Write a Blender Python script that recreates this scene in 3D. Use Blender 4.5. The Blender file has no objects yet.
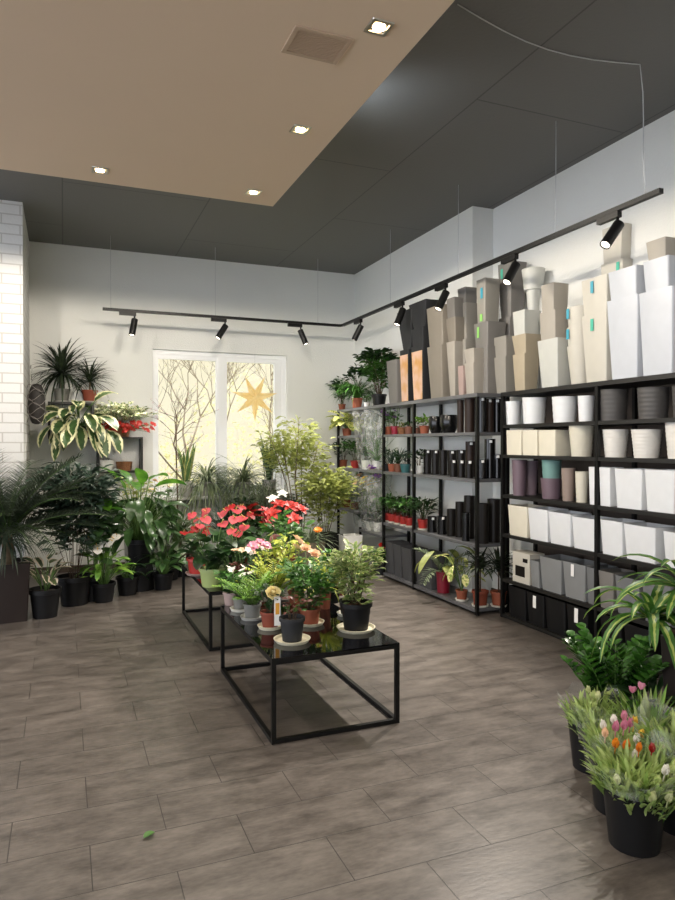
import bpy, math, random
from mathutils import Vector, Matrix
random.seed(7)
SC = bpy.context.scene
COL = SC.collection
PI = math.pi
R = random.random
def U(a, b): return a + (b - a) * random.random()

# ------------------------------------------------------------------ the camera's measured geometry (used to lay the shop out)
EYE, HZ, FP = 1.4, 443.5, 675.0
YAW = math.radians(22.1)
SA, CA = math.sin(YAW), math.cos(YAW)
def ray(px):
    u = (px - 337.5) / FP
    return SA + CA * u, CA - SA * u
def yx(px, X):                       # depth Y where the column px meets the plane X
    a, b = ray(px); return X * b / a
def xy(px, Y):
    a, b = ray(px); return Y * a / b
def zc_x(px, X): return X / ray(px)[0]
def zc_y(px, Y): return Y / ray(px)[1]
def z_x(px, py, X): return EYE - (py - HZ) * zc_x(px, X) / FP
def z_y(px, py, Y): return EYE - (py - HZ) * zc_y(px, Y) / FP
def ground(px, py, z=0.0):
    zc = (EYE - z) * FP / (py - HZ); a, b = ray(px); return a * zc, b * zc, zc

# ------------------------------------------------------------------ colours and materials
def lin(c): return c / 12.92 if c <= 0.04045 else ((c + 0.055) / 1.055) ** 2.4
def rgb(h, k=1.0):
    h = h.lstrip('#')
    return tuple(min(1, lin(int(h[i:i + 2], 16) / 255) * k) for i in (0, 2, 4)) + (1,)

def new_mat(name):
    m = bpy.data.materials.new(name); m.use_nodes = True
    nt = m.node_tree; return m, nt, nt.nodes, nt.links, nt.nodes['Principled BSDF']

def pbr(name, col, rough=.5, metal=0., var=.12, scale=9., bump=0., bscale=40., spec=.5, emit=None, estr=0.):
    m, nt, N, L, b = new_mat(name)
    b.inputs['Roughness'].default_value = rough; b.inputs['Metallic'].default_value = metal
    b.inputs['Specular IOR Level'].default_value = spec
    c = rgb(col)
    tc = N.new('ShaderNodeTexCoord')
    no = N.new('ShaderNodeTexNoise'); no.inputs['Scale'].default_value = scale; no.inputs['Detail'].default_value = 4
    L.new(tc.outputs['Object'], no.inputs['Vector'])
    mx = N.new('ShaderNodeMix'); mx.data_type = 'RGBA'
    mx.inputs[6].default_value = tuple(v * (1 - var) for v in c[:3]) + (1,)
    mx.inputs[7].default_value = tuple(min(1, v * (1 + var)) for v in c[:3]) + (1,)
    L.new(no.outputs['Fac'], mx.inputs[0]); L.new(mx.outputs[2], b.inputs['Base Color'])
    if bump:
        n2 = N.new('ShaderNodeTexNoise'); n2.inputs['Scale'].default_value = bscale; n2.inputs['Detail'].default_value = 5
        L.new(tc.outputs['Object'], n2.inputs['Vector'])
        bp = N.new('ShaderNodeBump'); bp.inputs['Strength'].default_value = bump; bp.inputs['Distance'].default_value = .01
        L.new(n2.outputs['Fac'], bp.inputs['Height']); L.new(bp.outputs['Normal'], b.inputs['Normal'])
    if emit:
        b.inputs['Emission Color'].default_value = rgb(emit); b.inputs['Emission Strength'].default_value = estr
    return m

def leafmat(name, dark, light, pattern='plain', accent='#e8e6b0', rough=.42, trans=.28, width=.5):
    m, nt, N, L, b = new_mat(name)
    b.inputs['Roughness'].default_value = rough
    oi = N.new('ShaderNodeTexCoord'); no = N.new('ShaderNodeTexNoise'); no.inputs['Scale'].default_value = 14
    L.new(oi.outputs['Object'], no.inputs['Vector'])
    rp = N.new('ShaderNodeMapRange'); rp.inputs[1].default_value = .32; rp.inputs[2].default_value = .68
    L.new(no.outputs['Fac'], rp.inputs[0])
    mx = N.new('ShaderNodeMix'); mx.data_type = 'RGBA'
    mx.inputs[6].default_value = rgb(dark); mx.inputs[7].default_value = rgb(light)
    L.new(rp.outputs[0], mx.inputs[0])
    out = mx.outputs[2]
    uv = N.new('ShaderNodeUVMap'); sp = N.new('ShaderNodeSeparateXYZ'); L.new(uv.outputs['UV'], sp.inputs[0])
    def math_(op, a, v=None, c=None):
        q = N.new('ShaderNodeMath'); q.operation = op
        L.new(a, q.inputs[0]) if not isinstance(a, (int, float)) else None
        if v is not None:
            if isinstance(v, (int, float)): q.inputs[1].default_value = v
            else: L.new(v, q.inputs[1])
        return q.outputs[0]
    c0 = math_('ABSOLUTE', math_('SUBTRACT', sp.outputs['X'], .5))           # 0 at the midrib, .5 at the edge
    if pattern != 'plain':
        n3 = N.new('ShaderNodeTexNoise'); n3.inputs['Scale'].default_value = 30 if pattern != 'blotch' else 55
        L.new(oi.outputs['Object'], n3.inputs['Vector'])
        if pattern == 'edge': f = math_('GREATER_THAN', math_('ADD', c0, math_('MULTIPLY', math_('SUBTRACT', n3.outputs['Fac'], .5), .35)), .5 - width / 2)
        elif pattern == 'centre': f = math_('LESS_THAN', math_('ADD', c0, math_('MULTIPLY', math_('SUBTRACT', n3.outputs['Fac'], .5), .4)), width / 2)
        elif pattern == 'band':
            f = math_('GREATER_THAN', math_('ADD', math_('SINE', math_('MULTIPLY', sp.outputs['Y'], 60)), math_('MULTIPLY', n3.outputs['Fac'], 1.2)), .9)
        else: f = math_('GREATER_THAN', n3.outputs['Fac'], 1 - width)
        m2 = N.new('ShaderNodeMix'); m2.data_type = 'RGBA'; L.new(f, m2.inputs[0]); L.new(out, m2.inputs[6])
        m2.inputs[7].default_value = rgb(accent); out = m2.outputs[2]
    L.new(out, b.inputs['Base Color'])
    tr = N.new('ShaderNodeBsdfTranslucent'); L.new(out, tr.inputs['Color'])
    ms = N.new('ShaderNodeMixShader'); ms.inputs[0].default_value = trans
    L.new(b.outputs[0], ms.inputs[1]); L.new(tr.outputs[0], ms.inputs[2])
    L.new(ms.outputs[0], N['Material Output'].inputs['Surface'])
    return m

def clearfilm(name, tint='#ffffff', opac=.16, rough=.12):
    m, nt, N, L, b = new_mat(name)
    tp = N.new('ShaderNodeBsdfTransparent'); tp.inputs['Color'].default_value = rgb('#f6f8f6')
    b.inputs['Base Color'].default_value = rgb(tint); b.inputs['Roughness'].default_value = rough
    tc = N.new('ShaderNodeTexCoord'); no = N.new('ShaderNodeTexNoise'); no.inputs['Scale'].default_value = 18
    L.new(tc.outputs['Object'], no.inputs['Vector'])
    rp = N.new('ShaderNodeMapRange'); rp.inputs[1].default_value = .45; rp.inputs[2].default_value = .75
    rp.inputs[3].default_value = opac * .45; rp.inputs[4].default_value = min(1, opac * 2.3)
    L.new(no.outputs['Fac'], rp.inputs[0])
    bp = N.new('ShaderNodeBump'); bp.inputs['Strength'].default_value = .6; bp.inputs['Distance'].default_value = .02
    L.new(no.outputs['Fac'], bp.inputs['Height']); L.new(bp.outputs['Normal'], b.inputs['Normal'])
    ms = N.new('ShaderNodeMixShader'); L.new(rp.outputs[0], ms.inputs[0])
    L.new(tp.outputs[0], ms.inputs[1]); L.new(b.outputs[0], ms.inputs[2])
    L.new(ms.outputs[0], N['Material Output'].inputs['Surface'])
    return m

# ------------------------------------------------------------------ mesh building
class MB:
    def __init__(s): s.v = []; s.f = []; s.uv = []; s.mi = []; s.m = 0
    def add(s, vs, fs, uvs=None):
        o = len(s.v); s.v += [tuple(p) for p in vs]
        for i, f in enumerate(fs):
            s.f.append(tuple(o + k for k in f)); s.mi.append(s.m)
            s.uv.append([uvs[k] for k in f] if uvs else None)
    def box(s, x0, y0, z0, x1, y1, z1):
        v = [(x0, y0, z0), (x1, y0, z0), (x1, y1, z0), (x0, y1, z0), (x0, y0, z1), (x1, y0, z1), (x1, y1, z1), (x0, y1, z1)]
        s.add(v, [(3, 2, 1, 0), (4, 5, 6, 7), (0, 1, 5, 4), (1, 2, 6, 5), (2, 3, 7, 6), (3, 0, 4, 7)]); return s
    def rings(s, rings, cap0=True, cap1=True):
        n = len(rings[0]); vs = [p for r in rings for p in r]; fs = []
        for k in range(len(rings) - 1):
            for i in range(n):
                j = (i + 1) % n
                fs.append((k * n + i, k * n + j, (k + 1) * n + j, (k + 1) * n + i))
        if cap0: fs.append(tuple(range(n - 1, -1, -1)))
        if cap1: fs.append(tuple((len(rings) - 1) * n + i for i in range(n)))
        s.add(vs, fs); return s
    def tube(s, pts, r, n=6, r1=None, caps=True):
        pts = [Vector(p) for p in pts]; rs = []
        if r1 is None: r1 = r
        side = None
        for i, p in enumerate(pts):
            d = (pts[min(i + 1, len(pts) - 1)] - pts[max(i - 1, 0)])
            d = d.normalized() if d.length > 1e-9 else Vector((0, 0, 1))
            if side is None: side = d.cross(Vector((0, 0, 1)) if abs(d.z) < .9 else Vector((1, 0, 0))).normalized()
            else:
                side = side - d * side.dot(d)
                side = side.normalized() if side.length > 1e-6 else d.orthogonal().normalized()
            up = side.cross(d); rr = r + (r1 - r) * i / max(1, len(pts) - 1)
            rs.append([p + (side * math.cos(2 * PI * k / n) + up * math.sin(2 * PI * k / n)) * rr for k in range(n)])
        return s.rings(rs, caps, caps)
    def build(s, name, mats, parent=None, smooth=True, loc=None):
        me = bpy.data.meshes.new(name); me.from_pydata(s.v, [], s.f)
        if not isinstance(mats, (list, tuple)): mats = [mats]
        for m in mats: me.materials.append(m)
        if len(mats) > 1: me.polygons.foreach_set('material_index', s.mi)
        if any(u for u in s.uv):
            l = me.uv_layers.new(name='UVMap'); k = 0; flat = []
            for f, u in zip(s.f, s.uv):
                for q in range(len(f)): flat += list(u[q]) if u else [.5, .5]
            l.data.foreach_set('uv', flat)
        me.polygons.foreach_set('use_smooth', [smooth] * len(me.polygons)); me.update()
        o = bpy.data.objects.new(name, me); COL.objects.link(o)
        if parent: o.parent = parent
        if loc: o.location = loc
        return o

def autosmooth(o, deg=35):
    me = o.data
    bpy_edges = me.edges
    fn = {}
    for p in me.polygons:
        for k in p.edge_keys: fn.setdefault(k, []).append(p.normal)
    c = math.cos(math.radians(deg))
    for e in bpy_edges:
        ns = fn.get(e.key, [])
        if len(ns) == 2 and ns[0].dot(ns[1]) < c: e.use_edge_sharp = True
    return o

def tag(o, label=None, cat=None, group=None, kind=None):
    if label: o['label'] = label
    if cat: o['category'] = cat
    if group: o['group'] = group
    if kind: o['kind'] = kind
    return o
def thing(name, label, cat, loc=(0, 0, 0), rz=0., group=None):
    o = bpy.data.objects.new(name, None); COL.objects.link(o); o.empty_display_size = .05
    o.location = loc; o.rotation_euler = (0, 0, rz); return tag(o, label, cat, group)
def copy_tree(o, parent=None):
    c = o.copy(); COL.objects.link(c)
    if parent: c.parent = parent
    for ch in list(o.children): copy_tree(ch, c)
    return c
def structure(name, mb, mat, smooth=False, parent=None):
    o = mb.build(name, mat, parent, smooth); o['kind'] = 'structure'; return o

def outline(shape, n=24):
    if shape == 'round': return [(math.cos(2 * PI * k / n), math.sin(2 * PI * k / n)) for k in range(n)]
    c = {'square': .10, 'soft': .3}[shape]; out = []
    for q, (sx, sy) in enumerate(((1, 1), (-1, 1), (-1, -1), (1, -1))):
        for k in range(4):
            a = q * PI / 2 + k / 3 * PI / 2
            out.append((sx * (1 - c) + c * math.cos(a), sy * (1 - c) + c * math.sin(a)))
    return out

def vessel(mb, rb, rt, h, shape='round', ay=1., wall=.006, depth=None, rim=0., ribs=0, bulge=0., z0=0., rb_y=None, steps=6):
    """hollow pot: outer wall, rim, inner wall and floor.  ay: size in Y over size in X"""
    ol = outline(shape); depth = h * .8 if depth is None else depth
    prof = []
    ns = max(steps, ribs * 4)
    for i in range(ns + 1):
        t = i / ns; r = rb + (rt - rb) * t + bulge * math.sin(PI * t)
        if ribs: r += (.012 * rt) * math.cos(2 * PI * ribs * t) - .012 * rt
        prof.append((r, h * t))
    if rim:
        prof = [p for p in prof if p[1] < h - rim * 1.01] + [(rt - .0005, h - rim), (rt + rim * .22, h - rim * .95), (rt + rim * .22, h)]
        rt = rt + rim * .22
    def ring(r, z): return [(x * r, y * r * ay, z0 + z) for x, y in ol]
    rs = [ring(rb * .9, 0)] + [ring(r, z) for r, z in prof]
    ri = rt - wall; dz = min(depth, h - .004)
    rin = rb + (rt - rb) * (1 - dz / h) - wall
    rs += [ring(ri, h), ring(min(ri, max(rin, .004)), h - dz)]
    mb.rings(rs); return z0 + h

def soil(parent, r, z, mat, ay=1., shape='round'):
    mb = MB(); ol = outline(shape); rs = []
    for q, dz in ((1, 0), (.7, .004), (.35, .006)):
        rs.append([(x * r * q, y * r * ay * q, z + dz + U(-.002, .002)) for x, y in ol])
    mb.rings(rs, False, True); return mb.build('soil', mat, parent)

# ------------------------------------------------------------------ leaves and plants
Z = Vector((0, 0, 1))
def sph(az, el): return Vector((math.cos(el) * math.cos(az), math.cos(el) * math.sin(az), math.sin(el)))
PROF = {
    'strap': lambda t: min(1, .55 + 1.6 * t) * (1 - t ** 3.2) ** .6 if t < 1 else 0,
    'lance': lambda t: math.sin(PI * min(1, t * .93 + .05) ** .85) ** .8 if t < 1 else 0,
    'oval': lambda t: math.sin(PI * t ** .9) ** .62 if 0 < t < 1 else (.12 if t == 0 else 0),
    'heart': lambda t: (math.sin(PI * (t * .82 + .16)) ** .8) * (1.05 if t < .4 else 1) if t < 1 else 0,
    'needle': lambda t: 1 - t ** 2 if t < 1 else 0,
}
def leaf(mb, p, d, L, W, droop=.6, n=4, fold=.15, shape='oval', roll=0., twist=0.):
    p = Vector(p); d = Vector(d).normalized()
    side = d.cross(Z)
    side = Vector((math.cos(R() * 6.28), math.sin(R() * 6.28), 0)) if side.length < 1e-3 else side.normalized()
    f = PROF[shape]; vs = []; uvs = []; step = L / n; dd = d.copy(); base_side = side
    if roll: side = (Matrix.Rotation(roll, 3, dd) @ side)
    ax = base_side
    for i in range(n + 1):
        t = i / n; w = f(t) * W / 2
        nrm = side.cross(dd).normalized()
        vs += [p - side * w + nrm * (fold * w * 2), p.copy(), p + side * w + nrm * (fold * w * 2)]
        uvs += [(0, t), (.5, t), (1, t)]
        p = p + dd * step
        m = Matrix.Rotation(-droop / n, 3, ax)
        nd = m @ dd
        if nd.z < -.985 and droop > 0: nd = dd
        else: side = m @ side
        if twist: side = Matrix.Rotation(twist / n, 3, nd) @ side
        dd = nd
    fs = []
    for i in range(n):
        a = i * 3
        fs += [(a, a + 1, a + 4, a + 3), (a + 1, a + 2, a + 5, a + 4)]
    mb.add(vs, fs, uvs); return p

def arc(p, d, L, droop, n=5):
    p = Vector(p); d = Vector(d).normalized(); side = d.cross(Z)
    side = Vector((1, 0, 0)) if side.length < 1e-3 else side.normalized()
    pts = [p.copy()]
    for i in range(n):
        p = p + d * (L / n); pts.append(p.copy())
        nd = Matrix.Rotation(-droop / n, 3, side) @ d
        d = nd
    return pts, d

def straps(n, L, W, el=(15, 85), droop=(.6, 1.6), mat=None, trunk=0., trunk_r=.008, trunk_mat=None, shape='strap', heads=None, spread=.01, nseg=6, fold=.18, name='foliage'):
    def fn(t, z, r):
        mb = MB(); tops = heads or [(0, 0, z + trunk)]
        if trunk:
            tb = MB()
            for hx, hy, hz in tops: tb.tube([(hx * .3, hy * .3, z - .005), (hx * .6, hy * .6, z + (hz - z) * .5), (hx, hy, hz)], trunk_r, 7, trunk_r * .8)
            tb.build('trunk', trunk_mat or M['stem_brown'], t)
        for hx, hy, hz in tops:
            for i in range(n):
                az = R() * 2 * PI; e = math.radians(U(*el)); q = (i + .5) / n
                p = (hx + spread * math.cos(az) * R(), hy + spread * math.sin(az) * R(), hz - (U(0, .12) * trunk))
                leaf(mb, p, sph(az, e), L * U(.7, 1.1), W * U(.8, 1.1), U(*droop), nseg, fold, shape)
        mb.build(name, mat, t)
    return fn

def broad(n, H, spread, L, W, mat, droop=(.5, 1.2), el=(45, 88), stem_mat=None, stem_r=.0035, shape='oval', leaf_el=(-10, 50), fold=.14, trunk=0., nseg=6, hmin=.35):
    def fn(t, z, r):
        mb = MB(); sb = MB()
        if trunk: sb.tube([(0, 0, z - .005), (.004, 0, z + trunk)], stem_r * 2.4, 7)
        for i in range(n):
            az = i * 2.4 + U(-.4, .4); q = hmin + (1 - hmin) * (i + .5) / n
            e = math.radians(el[0] + (el[1] - el[0]) * q * U(.8, 1.1))
            pts, d = arc((r * .25 * math.cos(az), r * .25 * math.sin(az), z + trunk * U(.3, 1)), sph(az, min(e, 1.53)), H * q, .5 * spread, 4)
            sb.tube(pts, stem_r, 5, stem_r * .7)
            ld = sph(az + U(-.3, .3), math.radians(U(*leaf_el)))
            leaf(mb, pts[-1], ld, L * U(.75, 1.1), W * U(.8, 1.1), U(*droop), nseg, fold, shape, U(-.4, .4))
        sb.build('stem', stem_mat or M['stem_green'], t); mb.build('foliage', mat, t)
    return fn

def bush(h, rad, n, L, W, mat, base=.15, nb=7, droop=(.2, 1.), shape='oval', stem_mat=None, stem_r=.003, offx=0., offy=0., top_heavy=.5, cl=None, nseg=3, fold=.12):
    def fn(t, z, r):
        mb = MB(); sb = MB(); br = []
        for k in range(nb):
            az = k * 2.4 + U(-.3, .3); rr = rad * math.sqrt((k + .6) / nb) * .8
            top = Vector((offx + rr * math.cos(az), offy + rr * math.sin(az), z + h * U(.72, .97) * (1 - .25 * (rr / rad) ** 2)))
            p0 = Vector((r * .2 * math.cos(az), r * .2 * math.sin(az), z - .004))
            mid = p0.lerp(top, .5) + Vector((U(-.1, .1) * rad, U(-.1, .1) * rad, h * .06))
            br.append((p0, mid, top)); sb.tube([p0, mid, top], stem_r, 5, stem_r * .45)
        for i in range(n):
            p0, mid, top = br[i % nb]; s = base + (1 - base) * (R() ** top_heavy)
            c = p0.lerp(mid, s * 2) if s < .5 else mid.lerp(top, s * 2 - 1)
            az = R() * 2 * PI; spr = rad * (.12 + .5 * R()) * (.6 + .4 * s)
            q = c + Vector((math.cos(az) * spr * .8, math.sin(az) * spr * .8, U(-.25, .35) * spr))
            out = Vector((q.x - offx * .6, q.y - offy * .6, 0)); out = out.normalized() if out.length > 1e-4 else Vector((1, 0, 0))
            d = (out * .7 + Vector((math.cos(az), math.sin(az), 0)) * .7 + Vector((0, 0, U(-.1, 1.0)))).normalized()
            leaf(mb, q, d, L * U(.65, 1.15), W * U(.75, 1.15), U(*droop), nseg, fold, shape, U(-.5, .5))
        sb.build('stem', stem_mat or M['stem_brown'], t); mb.build('foliage', mat, t)
    return fn

def fronds(n, L, nl, ll, lw, mat, el=(35, 85), droop=(.7, 1.4), trunk=0., trunk_r=.01, trunk_mat=None, shape='needle', ang=.9, leaf_droop=.4, rach=.003, spread=.015, nseg=2, start=.15):
    def fn(t, z, r):
        mb = MB(); sb = MB()
        if trunk: MB().tube([(0, 0, z - .01), (.01, .006, z + trunk * .5), (0, 0, z + trunk)], trunk_r, 9, trunk_r * .8).build('trunk', trunk_mat or M['stem_brown'], t)
        for i in range(n):
            az = i * 2.4 + U(-.3, .3); e = math.radians(U(*el)); l = L * U(.75, 1.1)
            p = (spread * math.cos(az), spread * math.sin(az), z + trunk)
            pts, d = arc(p, sph(az, e), l, U(*droop), 8)
            sb.tube(pts, rach, 5, rach * .4)
            for k in range(nl):
                s = start + (1 - start) * k / (nl - 1); x = s * 8; j = min(7, int(x))
                q = pts[j].lerp(pts[j + 1], x - j); dd = (pts[j + 1] - pts[j]).normalized()
                sd = dd.cross(Z); sd = sd.normalized() if sd.length > 1e-3 else Vector((1, 0, 0))
                up = sd.cross(dd)
                sz = ll * (.55 + .75 * math.sin(PI * min(1, s * .9 + .08)))
                for sg in (-1, 1):
                    ld = dd * math.cos(ang) + sd * sg * math.sin(ang) + up * U(.05, .35)
                    leaf(mb, q, ld, sz * U(.85, 1.1), lw, leaf_droop, nseg, .1, shape)
        sb.build('stem', M['stem_green'], t); mb.build('foliage', mat, t)
    return fn

def cactus_arms(arms, rr, mat):
    def fn(t, z, r):
        mb = MB()
        for (dx, dy, h) in arms: mb.tube([(dx * .15, dy * .15, z - .005), (dx * .6, dy * .6, z + h * .55), (dx, dy, z + h), (dx, dy, z + h + rr * .5)], rr, 8, rr * .8)
        mb.build('stem', mat, t)
    return fn

def petals(mb, c, d, n, L, W, cup, shape='oval', droop=.3, ph=0.):
    """a ring of n petals round the axis d; cup: how far they rise towards it"""
    tmp = MB()
    for k in range(n):
        th = 2 * PI * k / n + ph + U(-.1, .1)
        leaf(tmp, (0, 0, 0), sph(th, cup), L * U(.9, 1.1), W, droop, 4, .16, shape)
    q = Z.rotation_difference(Vector(d).normalized()); c = Vector(c)
    vs = [q @ Vector(p) + c for p in tmp.v]
    mb.add(vs, tmp.f, None)
    for i in range(len(tmp.f)): mb.uv[-len(tmp.f) + i] = tmp.uv[i]

def blossoms(k, size, mat, centre_mat=None, el=(25, 85), rad=.08, zr=(.15, .25), n=5, cup=.35, shape='oval', layers=1, pts=None, stem=None, wide=.8):
    """k separate flowers, each its own part"""
    def fn(t, z, r):
        for i in range(k):
            if pts: x, y, h = pts[i]
            else:
                az = i * 2.4 + U(-.4, .4); q = rad * math.sqrt((i + .4) / k); x, y, h = q * math.cos(az), q * math.sin(az), U(*zr)
            mb = MB(); c = Vector((x, y, z + h)); d = Vector((x * 2.5 - .12, y * 2.5 - .35, .45 + U(0, .4)))
            for ly in range(layers):
                petals(mb, c + d.normalized() * ly * size * .05, d, n, size * (1 - .17 * ly), size * wide * (1 - .15 * ly), cup + ly * .33, shape, .35, ly * .6)
            mb.m = 1 if centre_mat else 0
            if centre_mat:
                dn = d.normalized(); mb.tube([c, c + dn * size * .12, c + dn * size * .2], size * .14, 6, size * .07)
            o = mb.build('blossom', [mat, centre_mat] if centre_mat else mat, t)
            if stem:
                sb = MB(); sb.tube([(x * .2, y * .2, z), (x * .7, y * .7, z + h * .6), c], .0022, 5); sb.build('flower_stem', stem, t)
    return fn

def spathes(k, H, size, mat, rad=.1, pts=None):
    def fn(t, z, r):
        for i in range(k):
            if pts: x, y, h = pts[i]
            else: az = i * 2.4 + U(-.3, .3); q = rad * math.sqrt((i + .5) / k); x, y, h = q * math.cos(az), q * math.sin(az), H * U(.75, 1.05)
            c = Vector((x, y, z + h)); sb = MB(); sb.tube([(x * .15, y * .15, z), (x * .6, y * .6, z + h * .65), c], .0025, 5); sb.build('flower_stem', M['stem_green'], t)
            mb = MB(); az = math.atan2(y - .06, x) + U(-.5, .5)
            az = -PI / 2 - .3 + U(-.9, .9) - t.rotation_euler[2]; dn = sph(az, U(-.75, -.1)); leaf(mb, c - dn * size * .35, dn, size * U(.85, 1.1), size * .95, .4, 5, .06, 'heart', U(-.35, .35))
            f = mb.build('flower', mat, t)
            s2 = MB(); s2.tube([c - dn * size * .2, c + sph(az, .9) * size * .45], size * .06, 6, size * .03); s2.build('spadix', M['spadix'], f)
    return fn

def whorls(pts, size, mat, n=10):
    def fn(t, z, r):
        for x, y, h in pts:
            mb = MB(); c = Vector((x, y, z + h)); d = Vector((x * 1.5 - .1, y * 1.5 - .45, .8))
            petals(mb, c, d, n // 2, size, size * .5, .12, 'lance', .35)
            petals(mb, c, d, n // 2, size * .7, size * .4, .45, 'lance', .3, .5)
            mb.build('flower', mat, t)
    return fn

def keep_off_walls(t):
    """leaves that would reach into a wall lie against it"""
    cz, sz_ = math.cos(t.rotation_euler[2]), math.sin(t.rotation_euler[2]); ox, oy, oz = t.location
    for o in t.children:
        if o.name.split('.')[0] not in ('foliage', 'stem', 'blossom', 'flower', 'flower_stem'): continue
        for v in o.data.vertices:
            x, y, z = v.co; X, Y = ox + x * cz - y * sz_, oy + x * sz_ + y * cz; X0, Y0 = X, Y
            if oy > 7.95: continue
            Y = min(Y, 7.885 - .01 * R()); X = min(X, (3.425 if Y > 5.2 else 3.645) - .01 * R())
            if Y > 6.63 and X < -.315:
                if oy < 6.6: Y = 6.635 - .01 * R()
                else: X = -.31 + .01 * R()
            Zw = max(.004, oz + z)
            if X != X0 or Y != Y0 or Zw != oz + z:
                dx, dy = X - ox, Y - oy; v.co = (dx * cz + dy * sz_, -dx * sz_ + dy * cz, Zw - oz)

def plant(name, label, cat, loc, pot, kinds, group=None, rz=None, soil_mat='soil', tag_label=None):
    """pot: dict(rb, rt, h, mat, shape, saucer, rim, ribs, ay)"""
    t = thing(name, label, cat, loc, R() * 6.28 if rz is None else rz, group)
    z = 0.
    if pot.get('saucer'):
        mb = MB(); sr = pot.get('sr', pot['rt'] * 1.3); vessel(mb, sr * .86, sr, .018, wall=.006, depth=.012); autosmooth(mb.build('saucer', M[pot['saucer']], t)); z = .0065
    sh = pot.get('shape', 'round'); mb = MB()
    vessel(mb, pot['rb'], pot['rt'], pot['h'], sh, pot.get('ay', 1), depth=min(.05, pot['h'] * .3), rim=pot.get('rim', pot['h'] * .16 if sh == 'round' else 0), ribs=pot.get('ribs', 0), z0=z)
    autosmooth(mb.build('pot', M[pot['mat']], t))
    sz = z + pot['h'] - min(.03, pot['h'] * .18)
    soil(t, pot['rt'] * .93 - .004, sz, M[soil_mat], pot.get('ay', 1), sh)
    for k in kinds: k(t, sz, pot['rt'])
    keep_off_walls(t); return t
def PT(rt, h, mat, saucer=None, taper=.78, **k): return dict(rb=rt * taper, rt=rt, h=h, mat=mat, saucer=saucer, **k)
def sub(parent, name, label, mb, mat, smooth=True):
    o = mb.build(name, mat, parent, smooth)
    if label: o['label'] = label
    return o
WORLD, EXPO = .55, 0.52
# ------------------------------------------------------------------ materials
M = {}
def floor_mat():
    m, nt, N, L, b = new_mat('floor_tile')
    tc = N.new('ShaderNodeTexCoord'); mp = N.new('ShaderNodeMapping'); mp.inputs['Location'].default_value = (-.60, -2.49, 0)
    L.new(tc.outputs['Object'], mp.inputs['Vector'])
    br = N.new('ShaderNodeTexBrick'); br.inputs['Scale'].default_value = 1; br.inputs['Brick Width'].default_value = .52
    br.inputs['Row Height'].default_value = .26; br.inputs['Mortar Size'].default_value = .0022; br.inputs['Mortar Smooth'].default_value = .3
    br.inputs['Color1'].default_value = (.35, .35, .35, 1); br.inputs['Color2'].default_value = (.65, .65, .65, 1); br.inputs['Bias'].default_value = 0
    L.new(mp.outputs[0], br.inputs['Vector'])
    n1 = N.new('ShaderNodeTexNoise'); n1.inputs['Scale'].default_value = 4.4; n1.inputs['Detail'].default_value = 8; n1.inputs['Roughness'].default_value = .65
    ms = N.new('ShaderNodeMapping'); ms.inputs['Scale'].default_value = (1, 2.6, 1); L.new(tc.outputs['Object'], ms.inputs['Vector']); L.new(ms.outputs[0], n1.inputs['Vector'])
    n2 = N.new('ShaderNodeTexNoise'); n2.inputs['Scale'].default_value = 28; n2.inputs['Detail'].default_value = 4
    L.new(ms.outputs[0], n2.inputs['Vector'])
    ad = N.new('ShaderNodeMath'); ad.operation = 'MULTIPLY_ADD'; ad.inputs[1].default_value = .3; L.new(n2.outputs['Fac'], ad.inputs[0]); L.new(n1.outputs['Fac'], ad.inputs[2])
    a2 = N.new('ShaderNodeMath'); a2.operation = 'MULTIPLY_ADD'; a2.inputs[1].default_value = .22; L.new(br.outputs['Color'], a2.inputs[0]); L.new(ad.outputs[0], a2.inputs[2])
    cr = N.new('ShaderNodeValToRGB'); e = cr.color_ramp.elements
    e[0].position = .52; e[0].color = rgb('#38332f'); e[1].position = 1.0; e[1].color = rgb('#6b645e')
    L.new(a2.outputs[0], cr.inputs[0])
    mx = N.new('ShaderNodeMix'); mx.data_type = 'RGBA'; L.new(br.outputs['Fac'], mx.inputs[0]); L.new(cr.outputs[0], mx.inputs[6]); mx.inputs[7].default_value = rgb('#2f2b28')
    L.new(mx.outputs[2], b.inputs['Base Color'])
    rr = N.new('ShaderNodeMapRange'); rr.inputs[3].default_value = .24; rr.inputs[4].default_value = .46; L.new(n1.outputs['Fac'], rr.inputs[0]); L.new(rr.outputs[0], b.inputs['Roughness'])
    bp = N.new('ShaderNodeBump'); bp.inputs['Strength'].default_value = .35; bp.inputs['Distance'].default_value = .004; bp.invert = True
    L.new(br.outputs['Fac'], bp.inputs['Height'])
    b2 = N.new('ShaderNodeBump'); b2.inputs['Strength'].default_value = .12; b2.inputs['Distance'].default_value = .004
    L.new(n2.outputs['Fac'], b2.inputs['Height']); L.new(bp.outputs[0], b2.inputs['Normal']); L.new(b2.outputs[0], b.inputs['Normal'])
    return m
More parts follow.
